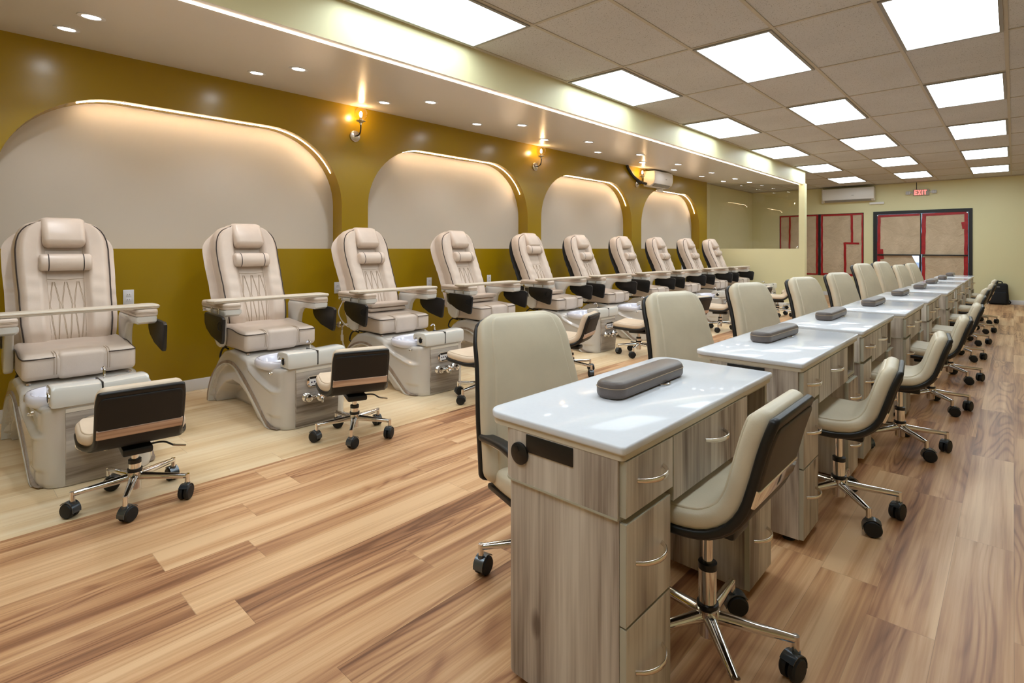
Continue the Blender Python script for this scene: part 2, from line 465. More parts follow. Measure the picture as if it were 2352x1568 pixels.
# ------------------------------------------------------------------ ceiling lights
def make_light():
    r = empty('ceiling_light_panel')
    k = MB(); w2, l2 = GX / 2 - .013, GY / 2 - .013
    for a in ((-w2, w2, -l2, -l2 + .022), (-w2, w2, l2 - .022, l2), (-w2, -w2 + .022, -l2 + .022, l2 - .022), (w2 - .022, w2, -l2 + .022, l2 - .022)):
        k.box(a[0], a[1], a[2], a[3], -.012, .0)
    k.build('frame', M['acg'], r)
    MB().box(-w2 + .022, w2 - .022, -l2 + .022, l2 - .022, -.008, .0).build('diffuser', M['light'], r)
    return r
proto = None
rows = {'soffit': (-.5, [-2, 0, 2, 4, 6, 8, -4]), 'middle': (1.5, [0, 2, 4, 6, 8, -2, -4]), 'right-hand': (3.5, [0, 2, 4, 6, 8, -2, -4])}
for rn_, (kx, js) in rows.items():
    vis = sorted(j for j in js if j >= (-2 if rn_ == 'soffit' else 0))
    for j in js:
        if proto is None: proto = o = make_light()
        else: o = copy_tree(proto)
        o.location = (GX0 + GX * kx, GY0 + GY * (j + .5), ZC - .003)
        if j in vis:
            q = vis.index(j)
            where = {'soffit': 'row beside the soffit', 'middle': 'middle row of the tiled ceiling', 'right-hand': 'right-hand row of the tiled ceiling'}[rn_]
            tag(o, 'white lit ceiling panel in the %s, %s from the camera' % (where, ORD[q]), 'ceiling light', 'lit panels in the tile ceiling')
        else: tag(o, 'white lit ceiling panel over or behind the camera in the %s row' % rn_, 'ceiling light', 'lit panels out of view, %s row' % rn_)

# downlights in the soffit
def make_can():
    r = empty('recessed_downlight')
    sl = math.atan2(ZS1 - ZS0, XS - XW); T = Matrix.Rotation(-sl, 4, 'Y')
    MB().lathe([(.07, -.001), (.07, -.005), (.06, -.008), (.047, -.005), (.047, .0)], n=28, capb=False, capt=False, T=T).build('trim_ring', M['white'], r)
    MB().lathe([(.047, -.0035), (.02, -.0045), (.001, -.005)], n=24, capb=False, T=T).build('lens', M['can'], r)
    return r
cans = [(0.62, 0), (1.9, 0), (3.17, 0), (4.45, 0), (5.74, 0), (7.08, 0), (8.45, 0), (9.65, 0), (10.85, 0), (11.75, 0)]
proto = None
for col, (x, ys, nm) in enumerate(((-4.08, [.67, 1.96, 3.26, 4.57, 5.88, 7.2, 8.45, 9.8, 10.95, 11.75], 'row farther from the wall'), (-4.57, [.62, 1.84, 3.07, 4.33, 5.56, 6.82, 8.15, 9.3, 10.5, 11.6], 'row nearer the olive wall'))):
    for q, yy in enumerate(ys):
        if proto is None: proto = o = make_can()
        else: o = copy_tree(proto)
        zz = zs(x); o.location = (x, yy, zz)
        tag(o, 'round soffit downlight, %s, %s from the left' % (nm, ORD[q]), 'downlight', 'soffit downlights')
        L = bpy.data.lights.new('downlight_lamp', 'SPOT'); L.energy = 11; L.spot_size = R(110); L.spot_blend = .6; L.shadow_soft_size = .035; L.color = (.95, .97, 1.0)
        lo = bpy.data.objects.new('downlight_lamp', L); COL.objects.link(lo); lo.location = (x, yy, zz - .02)
# LED line along the soffit edge
k = MB(); xl = XS - .085; zl = zs(xl)
k.box(xl - .007, xl + .007, YN + .05, YP, zl - .006, zl + .001)
tag(k.build('led_strip', M['led']), 'long glowing warm white light line under the front edge of the soffit', 'light strip')
# LED inside the arches
for i, (a, b) in enumerate(arches):
    o = arch_outline(a, b, 16)[13:-6]; k = MB(); ring = []
    xx = XW - .07
    for j, q in enumerate(o):
        u = o[min(j + 1, len(o) - 1)]; v = o[max(j - 1, 0)]
        d = Vector((0, u[0] - v[0], u[1] - v[1])).normalized(); n = Vector((0, d.z, -d.y))
        P0 = Vector((xx, q[0], q[1])) + n * .001
        ring.append([P0 + Vector((.0025, 0, 0)), P0 + Vector((.0025, 0, 0)) + n * .002, P0 - Vector((.0025, 0, 0)) + n * .002, P0 - Vector((.0025, 0, 0))])
    k.loft(ring)
    tag(k.build('arch_light_strip', M['nled']), 'warm light strip curving under the top of the %s arched niche from the left' % ORD[i], 'light strip', 'arch light strips')

# wall sconces
def make_sconce():
    r = empty('wall_sconce')
    RX = Matrix.Rotation(PI / 2, 4, 'Y')
    k = MB(); k.lathe([(.058, 0.001), (.058, .012), (.05, .018), (.001, .02)], T=RX, n=28); k.build('backplate', M['steel'], r)
    for s in (-1, 1): MB().lathe([(.006, .018), (.006, .024), (.001, .026)], T=Matrix.Translation((0, .035 * s, -.008 * s)) @ RX, n=10).build('screw', M['chrome'], r)
    k = MB(); k.tube(spline([(.015, 0, 0), (.06, 0, .0), (.105, 0, .02), (.12, 0, .07), (.12, 0, .1)], 6), .007, 10); k.build('arm', M['black'], r)
    k = MB(); k.lathe([(.01, .1), (.012, .12), (.035, .135), (.048, .14), (.048, .144), (.02, .15), (.014, .18), (.001, .182)], c=(.12, 0, 0), n=24); k.build('socket_cup', M['steel'], r)
    k = MB(); k.lathe([(.068 * math.sin(t), .214 - .068 * math.cos(t)) for t in [R(24 + 152 * i / 16) for i in range(17)]], c=(.12, 0, 0), n=28, capb=False, capt=False); k.build('globe', M['globe'], r)
    k = MB(); k.lathe([(.006, .18), (.013, .195), (.015, .215), (.008, .236), (.001, .243)], c=(.12, 0, 0), n=14); k.build('bulb', M['bulb'], r)
    return r
proto = None
for i, (yy, zz) in enumerate(((3.06, 2.385), (5.99, 2.39), (8.88, 2.385))):
    if proto is None: proto = o = make_sconce()
    else: o = copy_tree(proto)
    o.location = (XW, yy, zz)
    tag(o, ['glass globe wall sconce with lit bulb between the first and second arches', 'glass globe wall sconce with lit bulb between the second and third arches', 'glass globe wall sconce half hidden beside the small air conditioner'][i], 'wall lamp', 'globe sconces on the olive wall')
    L = bpy.data.lights.new('sconce_lamp', 'POINT'); L.energy = 5.5; L.color = (1.0, .55, .2); L.shadow_soft_size = .018
    lo = bpy.data.objects.new('sconce_lamp', L); COL.objects.link(lo); lo.location = (XW + .12, yy, zz + .214)

#PART2
# ------------------------------------------------------------------ pedicure chairs
HTOP = [(-1.198, .0), (-1.183, .079), (-1.15, .15), (-1.119, .2), (-1.021, .315), (-.95, .385), (-.886, .425), (-.77, .448), (-.6, .437), (-.47, .408), (-.3, .39), (-.1, .395), (0, .405)]
BOUT = [(-1.198, 0), (-1.183, .079), (-1.119, .194), (-1.021, .284), (-.926, .337), (-.821, .367), (-.719, .37), (-.621, .346), (-.502, .288), (-.365, .196), (-.256, .108), (-.18, .045), (-.13, .016), (-.06, .008)]
BLOW = [(-1.15, .0), (-1.13, .09), (-1.06, .2), (-1.0, .262), (-.926, .305), (-.86, .332), (-.77, .345), (-.67, .325), (-.525, .238), (-.387, .145), (-.267, .058), (-.2, .01), (-.15, -.03)]
TUN = [(-1.10, -.02), (-1.09, .03), (-1.035, .104), (-.926, .173), (-.795, .212), (-.67, .2), (-.549, .15), (-.456, .082), (-.38, .02), (-.34, -.05)]
CREASE = [(-.5, .40), (-.444, .349), (-.321, .30), (-.18, .262), (-.1, .25), (0, .25)]
def wbody(x):
    w = interp([(-1.2, .302), (-.5, .282), (-.13, .262)], x)
    if x > -.13: w -= .125 * (1 - math.sqrt(max(0.0, 1 - ((x + .13) / .13) ** 2)))
    return w
def inset(x, z):
    d = 0.0
    if -1.16 < x < -.12: d += .028 * smooth(-.006, .012, interp(BLOW, x) - z)
    if -1.1 < x < -.34: d += .13 * smooth(-.01, .06, interp(TUN, x) - z)
    if x > -.5:
        cz = interp(CREASE, x)
        k = smooth(-.5, -.42, x) * (1 - smooth(-.10, -.03, x))
        d += k * (.02 * smooth(-.004, .03, z - cz) - .008 * math.exp(-((z - cz) / .012) ** 2))
        d += k * .012 * smooth(.345, .36, z) * 0
        # scallop low on the front corner
        d += .010 * smooth(-.2, -.15, x) * (1 - smooth(-.06, -.03, x)) * smooth(.0, .03, .1 - z)
    return d
def pedi_body():
    xs = [-1.198, -1.19, -1.175, -1.16, -1.14, -1.12, -1.1, -1.08]
    x = -1.06
    while x < -.14: xs.append(x); x += .0115
    xs += [-.13 + .13 * math.sin(R(90 * i / 8)) for i in range(9)]
    NZ = 84; rings = []
    for x in xs:
        h = max(.004, interp(HTOP, x)); drop = .2 * smooth(-.5, -.455, x) * (1 - smooth(-.1, -.07, x))
        w = wbody(x); L = []; 
        rr = min(.03, h * .3)
        for j in range(NZ + 1):
            z = h * j / NZ; y = w - inset(x, z)
            if z > h - rr: y -= rr * (1 - math.sqrt(max(0.0, 1 - ((z - (h - rr)) / rr) ** 2)))
            if z < .02: y -= .008 * (1 - z / .02)
            L.append((y, z))
        top = L[-1][0]
        inn = [(top - .012, h), (top - .02, h - drop * .5 - .0005), (top - .03, h - drop)]
        sec = [(-y, z) for y, z in L] + [(-y, z) for y, z in inn] + [(y, z) for y, z in reversed(inn)] + [(y, z) for y, z in reversed(L)]
        rings.append([(x, y, z + .003) for y, z in sec])
    return MB().loft(rings)
def band_mesh(side):
    """flat trim band that follows the arch on one side, standing proud of the body"""
    k = MB(); mid = []
    P = spline(BOUT, 3); Q = spline(BLOW, 3)
    N = 40
    def samp(S, t):
        d = t * (len(S) - 1); i = min(int(d), len(S) - 2); return S[i].lerp(S[i + 1], d - i)
    ring = []; ring2 = []
    for i in range(N + 1):
        t = i / N; a = samp(P, t); b = samp(Q, t)
        az, bz = max(a.y, .004), max(b.y, .003)
        a2 = Vector((a.x, az)); b2 = Vector((max(b.x, -1.15), bz))
        ym = lambda v: (wbody(v.x) + .005) * side
        yi = lambda v: (wbody(v.x) - .03) * side
        e = a2.lerp(b2, .62)
        ring.append([(a2.x, ym(a2), a2.y), (e.x, ym(e), e.y), (e.x, yi(e), e.y), (a2.x, yi(a2), a2.y)])
        ring2.append([(e.x, ym(e) + .003 * side, e.y), (b2.x, ym(b2) + .003 * side, b2.y), (b2.x, yi(b2), b2.y), (e.x, yi(e), e.y)])
    k.loft(ring, m=0); k.loft(ring2, m=1)
    return k
def pad(mb, x0, x1, y0, y1, z0, z1, r, seg=4, m=0): return mb.box(x0, x1, y0, y1, z0, z1, r, seg, m)

SHELL = {}
def make_pedi():
    r = empty('pedicure_chair')
    pedi_body().build('base', M['pearl'], r, ang=50)
    for s in (-1, 1): band_mesh(s).build('trim_band', [M['bandw'], M['pearl2']], r, ang=30)
    # front wood panel, slightly barrelled
    k = MB(); W2 = .15
    def fr(y, z): return .004 + .016 * math.sin(PI * min(1, max(0, z / .4)))
    n = 10; rings = []
    for i in range(n + 1):
        z = .012 + (.372 - .012) * i / n
        rings.append([(fr(0, z), -W2, z), (fr(0, z), W2, z), (-.01, W2, z), (-.01, -W2, z)])
    k.loft(rings); fp = k.build('front_panel', M['hwood'], r, ang=30)
    MB().box(-.01, .008, -W2, W2, .3735, .392).build('gold_strip', M['cap'], r)
    # foot rest bar with rounded hook ends
    prof = [(.012, .406), (.016, .425), (.016, .484), (.008, .498), (-.012, .505), (-.07, .506), (-.115, .502), (-.142, .49), (-.152, .47), (-.15, .453), (-.141, .448), (-.132, .458), (-.112, .468), (-.092, .456), (-.094, .43), (-.1, .406)]
    k = MB()
    ys = [(-.208, .82), (-.2065, .9), (-.2, .97), (-.19, 1.0), (-.004, 1.0)]
    def bar(sgn):
        q = MB(); cx, cz = -.07, .46
        rings = [[(cx + (x - cx) * (.75 + .25 * e), sgn * yy, cz + (z - cz) * e) for x, z in prof] for yy, e in ys]
        return q.loft(rings)
    fb = bar(1); t = bar(-1); me = bpy.data.meshes.new('t'); t.bm.to_mesh(me); fb.bm.from_mesh(me)
    for v in fb.bm.verts: v.co.z += .008 * (v.co.y / .2) ** 2 * (1 if v.co.z > .46 else 0)
    bar_o = fb.build('foot_rest', M['pearl2'], r, ang=40)
    MB().box(-.146, .0165, -.0035, .0035, .412, .5065).build('seam', M['black'], bar_o)
    for s in (-1, 1):
        k = MB(); T = Matrix.Translation((-.045, .2085 * s, .45)) @ Matrix.Rotation(-PI / 2 * s, 4, 'X')
        k.lathe([(.028, 0), (.028, .004), (.022, .006), (.022, .003), (.001, .003)], T=T, n=24, m=0)
        for a in range(6):
            k.box(-.002, .002, .003, .019, .0028, .006, m=1, T=T @ Matrix.Rotation(a * PI / 3, 4, 'Z'))
        k.lathe([(.021, .0032), (.001, .0034)], T=T, n=20, m=1)
        k.build('round_grille', [M['chrome'], M['black']], r)
    # tub
    k = MB(); N = 40; cx, ax, ay = -.285, .195, .276
    def ol(sc, z, dx=0, e=2.7):
        o = []
        for j in range(N):
            a = 2 * PI * j / N; c_, s_ = math.cos(a), math.sin(a)
            o.append((cx + dx + (ax * sc[0]) * math.copysign(abs(c_) ** (2 / e), c_), (ay * sc[1]) * math.copysign(abs(s_) ** (2 / e), s_), z))
        return o
    k.loft([ol((.9, .9), .37), ol((1.0, 1.0), .385), ol((1.03, 1.02), .405), ol((1.02, 1.01), .425), ol((.97, .975), .437), ol((.9, .92), .436), ol((.84, .87), .42), ol((.74, .78), .33), ol((.6, .66), .27)], (False, True))
    k.build('foot_bowl', M['bowl'], r, ang=60)
    for s in (-1, 1):
        k = MB(); k.lathe([(.011, 0), (.011, .01), (.007, .014), (.007, .022), (.001, .023)], T=Matrix.Translation((-.1, .262 * s, .375)) @ Matrix.Rotation(-PI / 2 * s, 4, 'X'), n=14)
        k.build('rim_knob', M['chrome'], r)
    k = MB(); k.lathe([(.03, 0), (.03, .008), (.018, .02), (.018, .03), (.001, .034)], c=(-.17, .04, .40), n=20); k.tube(spline([(-.17, .04, .42), (-.175, .04, .53), (-.2, .04, .545), (-.225, .04, .53)], 4), .006, 8); k.build('bowl_spout', M['chrome'], r)
    for s in (-1, 1): MB().lathe([(.014, 0), (.014, .006), (.008, .01), (.001, .011)], c=(-.56, .235 * s, .434), n=14).build('cap_screw', M['chrome'], r)
    # control panel
    k = MB(); k.prism(rrect(-.085, .085, .265, .345, .034, 8), 0, .004, .026, 0, .004); k.prism(rrect(-.066, .066, .275, .335, .01, 4), 0, .02, .0275, 1)
    k.prism(rrect(-.064, .064, .322, .337, .005, 3), 0, .02, .0282, 2); k.prism(rrect(-.05, .05, .271, .279, .003, 3), 0, .02, .0282, 2)
    for y_, z_ in [(-.05, .3), (-.03, .301), (-.01, .302), (.01, .303), (.033, .303), (.053, .303), (.043, .313), (.043, .293)]:
        k.lathe([(.0058, 0), (.0058, .0018), (.001, .0022)], T=Matrix.Translation((.0272, y_, z_)) @ Matrix.Rotation(PI / 2, 4, 'Y'), n=10, m=3)
    k.build('control_panel', [M['chrome'], M['white'], M['black'], pbr('button_ink', rgb(52, 50, 74), .4)], r)
    # taps
    RY = Matrix.Rotation(PI / 2, 4, 'Y')
    for y_ in (-.085, .085):
        k = MB(); k.lathe([(.03, 0), (.03, .006), (.022, .012), (.016, .03), (.024, .034), (.024, .052), (.016, .058), (.001, .059)], T=Matrix.Translation((.016, y_, .205)) @ RY, n=20); k.build('tap_knob', M['chrome'], r)
    k = MB(); k.lathe([(.034, 0), (.034, .012), (.03, .02), (.03, .045), (.02, .055), (.001, .056)], T=Matrix.Translation((.016, .0, .2)) @ RY, n=22); k.tube([(.04, -.085, .2), (.04, .085, .2)], .011, 10); k.tube(spline([(.06, 0, .2), (.075, .0, .19), (.08, 0, .165)], 4), .009, 10); k.build('mixer_valve', M['chrome'], r)
    # seat
    k = MB(); k.box(-1.0, -.535, -.268, .268, .452, .598, .03, 4)
    for v in k.bm.verts:
        if v.co.z > .56:
            v.co.z += .03 * smooth(.12, .26, abs(v.co.y)) * (1 - smooth(-.72, -.56, v.co.x)) - .004
        if v.co.x > -.6: v.co.x += .015 * (1 - ((v.co.z - .53) / .07) ** 2) * .6
    st = k.build('seat', M['cream'], r, ang=60)
    k = MB()
    k.box(-.995, -.5235, -.115, .115, .447, .6005, .028, 4); k.build('seat_center_panel', M['cream'], st, ang=60)
    for s in (-1, 1):
        k = MB()
        for d in (0, .012):
            k.tube(spline([(-.98, s * (.118 + d), .597), (-.75, s * (.118 + d), .598), (-.58, s * (.118 + d), .597), (-.54, s * (.118 + d), .588), (-.5235, s * (.118 + d), .57), (-.52, s * (.118 + d), .53), (-.527, s * (.118 + d), .48)], 4), .0016, 6)
        k.build('seam_stitching', M['stitch'], st)
    for s in (-1, 1):
        k = MB(); k.tube(spline([(-.99, s * .27, .59), (-.8, s * .271, .6), (-.66, s * .271, .582), (-.56, s * .266, .577), (-.53, s * .25, .577), (-.524, s * .2, .577), (-.522, s * .125, .578)], 4), .0034, 6)
        k.build('piping', M['pipe'], st)
    MB().box(-.98, -.62, -.2, .2, .435, .456, .004).build('seat_rail', M['black'], r)
    for s in (-1, 1):
        k = MB(); k.tube(spline([(-.97, s * .2, .46), (-1.04, s * .24, .42), (-1.07, s * .25, .35), (-1.02, s * .25, .33)], 5), .008, 8)
        k.tube(spline([(-.95, s * .23, .5), (-1.0, s * .25, .45), (-.93, s * .24, .43)], 5), .007, 8)
        k.box(-1.03, -.93, s * .17 - .015, s * .17 + .015, .42, .5, .004)
        k.build('cable_loom', M['black'], r)
    # backrest in its own leaning frame: u up the back, n forward
    u = Vector((-.33, 0, .80)).normalized(); n = Vector((u.z, 0, -u.x)); o0 = Vector((-.945, 0, .56)); HB = .865
    def B(y, s, d): return o0 + u * (s * HB) + n * d + Vector((0, y, 0))
    half = [(0, .2), (.05, .215), (.2, .228), (.45, .232), (.6, .238), (.78, .24), (.85, .233), (.9, .221), (.94, .203), (.97, .178), (.99, .148), (1, .12)]
    def lumb(s): return .02 * math.sin(PI * min(1, s * 1.4)) + .025 * smooth(.55, 1, s) - .03 * (1 - smooth(0, .12, s))
    def front(s, t):
        h = interp(half, s); y = h * t; a = abs(t)
        bol = .045 * smooth(.38, .56, a) * (1 - .45 * smooth(.82, 1.0, a) ** 2)
        fold = .0025 * math.sin(s * 55 + 3 * t) * smooth(.4, .55, a) * smooth(.2, .35, s) * (1 - smooth(.5, .62, s))
        return B(y, s, lumb(s) + bol + fold - .012 * smooth(.9, 1, a))
    NU, NV = 60, 36; k = MB()
    rows_ = [[front(i / NU, -1 + 2 * j / NV) for j in range(NV + 1)] for i in range(NU + 1)]
    k.loft(rows_, closed=False)
    edge = [rows_[i][0] for i in range(NU + 1)] + [rows_[NU][j] for j in range(1, NV + 1)] + [rows_[i][NV] for i in range(NU - 1, -1, -1)]
    ctr = B(0, .5, 0)
    def push(p, d, e):
        q = p - Vector((d, 0, 0)); c_ = p - ctr; return q + Vector((0, math.copysign(e, c_.y) if abs(c_.y) > .02 else 0, 0)) + u * (e * smooth(.2, .4, c_.dot(u)))
    k.loft([[p for p in edge], [push(p, .015, .006) for p in edge], [push(p, .05, .011) for p in edge], [push(p, .09, .008) for p in edge], [push(p, .125, -.006) for p in edge]], closed=False)
    br = k.build('backrest', M['cream'], r, weld=.0004, ang=60)
    def low(p): return 1 - smooth(.45, .95, (p - o0).dot(u) / HB)
    k = MB(); e1 = [push(p, .122, -.002) for p in edge]; e2 = [push(p, .128 + .04 * low(p), -.006) for p in edge]; e3 = [push(p, .135 + .045 * low(p), -.04) for p in edge]
    k.loft([e1, e2, e3], closed=True, cap=(False, True)); bs = k.build('back_shell', M['blackf'], r)
    k = MB(); e2 = [push(p, .135, -.012) for p in edge]; e3 = [push(p, .145, -.06) for p in edge]
    k.loft([e1, e2, e3], closed=True, cap=(False, True)); q = k.build('plain_back', M['cream'], None); SHELL['cream'] = q.data; SHELL['black'] = bs.data; bpy.data.objects.remove(q); bs.data = SHELL['cream']
    for sd in (-1, 1):
        k = MB(); k.tube([p + n * .001 + Vector((0, sd * .003, 0)) for p in edge if p.y * sd > .09], .0042, 6); k.build('piping', M['pipe'], br)
    # quilted stitching on the centre panel
    k = MB()
    def sl(pts, rad=.0013):
        P = []
        for (a, b) in zip(pts, pts[1:]):
            for i in range(8): P.append((a[0] + (b[0] - a[0]) * i / 8, a[1] + (b[1] - a[1]) * i / 8))
        P.append(pts[-1]); k.tube([front(s, t) + n * .0005 for t, s in P], rad, 5)
    for d in (0, .016):
        for x0 in (-.27, 0.0, .27):
            sl([(x0 - .012 - d, .52), (x0 - .1 - d * 1.5, .34), (x0 - .015 - d, .04)]); sl([(x0 + .012 + d, .52), (x0 + .1 + d * 1.5, .34), (x0 + .02 + d, .04)])
    sl([(-.4, .545), (0, .535), (.4, .545)], .0016); sl([(-.4, .78), (.4, .78)], .0016)
    for s_ in (-1, 1): sl([(s_ * .4, .03), (s_ * .4, .3), (s_ * .41, .6), (s_ * .42, .8), (s_ * .46, .97)], .0016)
    k.build('stitching', M['stitch'], br)
    # headrest and roll pillow
    Tm = Matrix(((n.x, 0, u.x, 0), (n.y, 1, u.y, 0), (n.z, 0, u.z, 0), (0, 0, 0, 1)))
    k = MB(); k.box(-.05, .052, -.115, .115, -.112, .112, .035, 5)
    for v in k.bm.verts:
        v.co.x += -.05 * smooth(.02, .115, v.co.z) ** 1.3 + .012 * (1 - (v.co.z / .115) ** 2); v.co.y *= 1 + .03 * v.co.z / .115
    k.xf(Matrix.Translation(B(0, .915, .06)) @ Tm); k.build('headrest', M['cream'], r, ang=60)
    k = MB(); rr = .054
    prof = [(.03, -.136), (.046, -.134), (.053, -.125), (.054, -.11), (.054, .11), (.053, .125), (.046, .134), (.03, .136)]
    k.lathe(prof, n=24, T=Matrix.Translation(B(0, .655, .07)) @ Tm @ Matrix.Rotation(PI / 2, 4, 'X') @ Matrix.Diagonal((.8, 1.05, 1, 1)))
    pl = k.build('pillow', M['cream'], r, ang=60)
    for s in (-1, 1):
        k = MB(); k.lathe([(.0548, -.003), (.0556, 0), (.0548, .003)], n=24, capb=False, capt=False, T=Matrix.Translation(B(.09 * s, .655, .07)) @ Tm @ Matrix.Rotation(PI / 2, 4, 'X') @ Matrix.Diagonal((.8, 1.05, 1, 1)))
        k.build('pillow_stripe', M['pipe'], pl)
    # arms
    arm_p = [(-.575, .735), (-.57, .765), (-1.02, .765), (-1.04, .74), (-1.035, .62), (-1.0, .5), (-.95, .462), (-.9, .455), (-.87, .475), (-.855, .53), (-.86, .60), (-.845, .66), (-.81, .70), (-.76, .718), (-.6, .722)]
    for s in (-1, 1):
        y0, y1 = sorted((s * .273, s * .318))
        k = MB(); k.prism(arm_p, 1, y0, y1, 0, .012, 3)
        k.prism([(-.575, .73), (-.57, .765), (-1.03, .765), (-1.03, .735), (-.9, .725), (-.7, .715), (-.6, .716)], 1, min(s * .28, s * .392), max(s * .28, s * .392), 0, .012, 3)
        a = k.build('armrest', M['pearl2'], r, ang=50)
        k = MB(); k.prism(rrect(-1.04, -.565, min(s * .276, s * .398), max(s * .276, s * .398), .03, 5), 2, .764, .812, 0, .012, 3); k.build('arm_pad', M['cream'], a, ang=50)
        k = MB()
        for zz in (.784, .792): k.tube([(x_, y_, zz) for x_, y_ in rrect(-1.041, -.564, min(s * .275, s * .399), max(s * .275, s * .399), .03, 4)], .0014, 5, loop=True)
        k.build('pad_stitching', M['stitch'], a)
        k = MB(); k.prism([(-1.0, .7), (-.97, .7), (-.955, .61), (-.985, .63)] if False else [(-1.01, .71), (-.965, .71), (-.955, .60), (-1.0, .63)], 1, min(s * .316, s * .325), max(s * .316, s * .325), 0); k.build('hinge_plate', M['dark'], a)
        k = MB()
        for x_ in (-.80, -.66): k.cyl((x_, s * .400, .735), (x_, s * .400, .77), .006, n=10); k.lathe([(.009, .0), (.009, .008), (.001, .012)], c=(x_, s * .400, .766), n=10)
        k.cyl((-.95, s * .385, .745), (-.95, s * .415, .745), .012, n=12); k.build('hinge_pins', M['chrome'], a)
        # folded black side tray
        poly = [(-.94, .735), (-.92, .748), (-.6, .738), (-.575, .722), (-.575, .7), (-.592, .57), (-.605, .55), (-.63, .55), (-.8, .585), (-.9, .63), (-.935, .67)]
        poly = [(px_ + .075, pz_ - .012) for px_, pz_ in poly]; k = MB(); k.prism(poly, 1, min(s * .408, s * .430), max(s * .408, s * .430), 0, .005, 2)
        k.build('side_tray', M['black'], r, ang=40)
        k = MB(); yy = s * .4305
        k.lathe([(.036, 0), (.036, .002), (.03, .003), (.03, .0), (.001, .0)], T=Matrix.Translation((-.555, yy - s * .001, .66)) @ Matrix.Rotation(-PI / 2 * s, 4, 'X') , n=24); k.build('cup_hole', M['black'], r)
    # padded tray lying across both arms
    k = MB(); pts = []
    out = [(-.63, -.47), (-.60, -.455), (-.585, -.40), (-.60, .0), (-.575, .33), (-.57, .385), (-.60, .41), (-.70, .41), (-.735, .39), (-.745, .33), (-.73, 0), (-.74, -.40), (-.725, -.455), (-.69, -.47)]
    ol_ = spline(out + [out[0]], 4)[:-1]
    k.prism([(p_.x, p_.y) for p_ in ol_], 2, .8135, .838, 0, .009, 3); tr = k.build('lap_tray', M['cap'], r, ang=50)
    k = MB(); k.tube([(p_.x, p_.y, .8265) for p_ in [Vector((-.657 + (q.x + .657) * 1.016, q.y * 1.004, 0)) for q in ol_]], .0018, 5, loop=True); k.build('tray_seam', M['stitch'], tr)
    return r

PY = [.62, 1.81, 2.94, 4.15, 5.43, 6.56, 7.78, 8.97, 10.2, 11.37]
pw = ['leftmost cream leather pedicure chair with silver grey foot bath, cut off by the photo edge', 'second cream leather pedicure chair from the left, nearest whole one', 'third cream pedicure chair from the left, with extra lumbar rolls on its seat', 'fourth cream pedicure chair from the left, lumbar rolls folded on its seat']
proto = None; pedis = []
for i, yy in enumerate(PY):
    if proto is None: proto = o = make_pedi()
    else: o = copy_tree(proto)
    o.location = (-3.5, yy, 0); pedis.append(o)
    for c_ in kids(o):
        if c_.name.startswith('back_shell'): c_.data = SHELL['black' if i >= 4 else 'cream']
    lab = pw[i] if i < 4 else ('last cream pedicure chair of the row, beside the low partition wall' if i == 9 else '%s cream pedicure chair from the left, facing the room along the olive wall' % ORD[i])
    tag(o, lab, 'pedicure chair', 'pedicure chairs along the olive wall')
for i in (2, 3):      # these two have a folded lumbar roll
    k = MB(); k.box(-.93, -.80, -.2, .2, .618, .655, .016, 3); k.box(-.92, -.77, -.205, .205, .66, .70, .016, 3)
    k.build('lumbar_roll', M['cream'], pedis[i], ang=60)
c0 = [c for c in kids(pedis[4]) if c.name.startswith('pillow')][0]; c0.location = (.0, 0, .085); c0.location = Vector((-.33, 0, .8)).normalized() * .085
for i, d in ((6, -.03), (7, -.045), (8, -.05), (5, -.02)):
    c0 = [c for c in kids(pedis[i]) if c.name.startswith('pillow')][0]; c0.location = Vector((-.33, 0, .8)).normalized() * d
k = MB(); k.box(-.93, -.80, -.2, .2, .622, .665, .018, 3); k.build('lumbar_roll', M['cream'], pedis[4], ang=60)
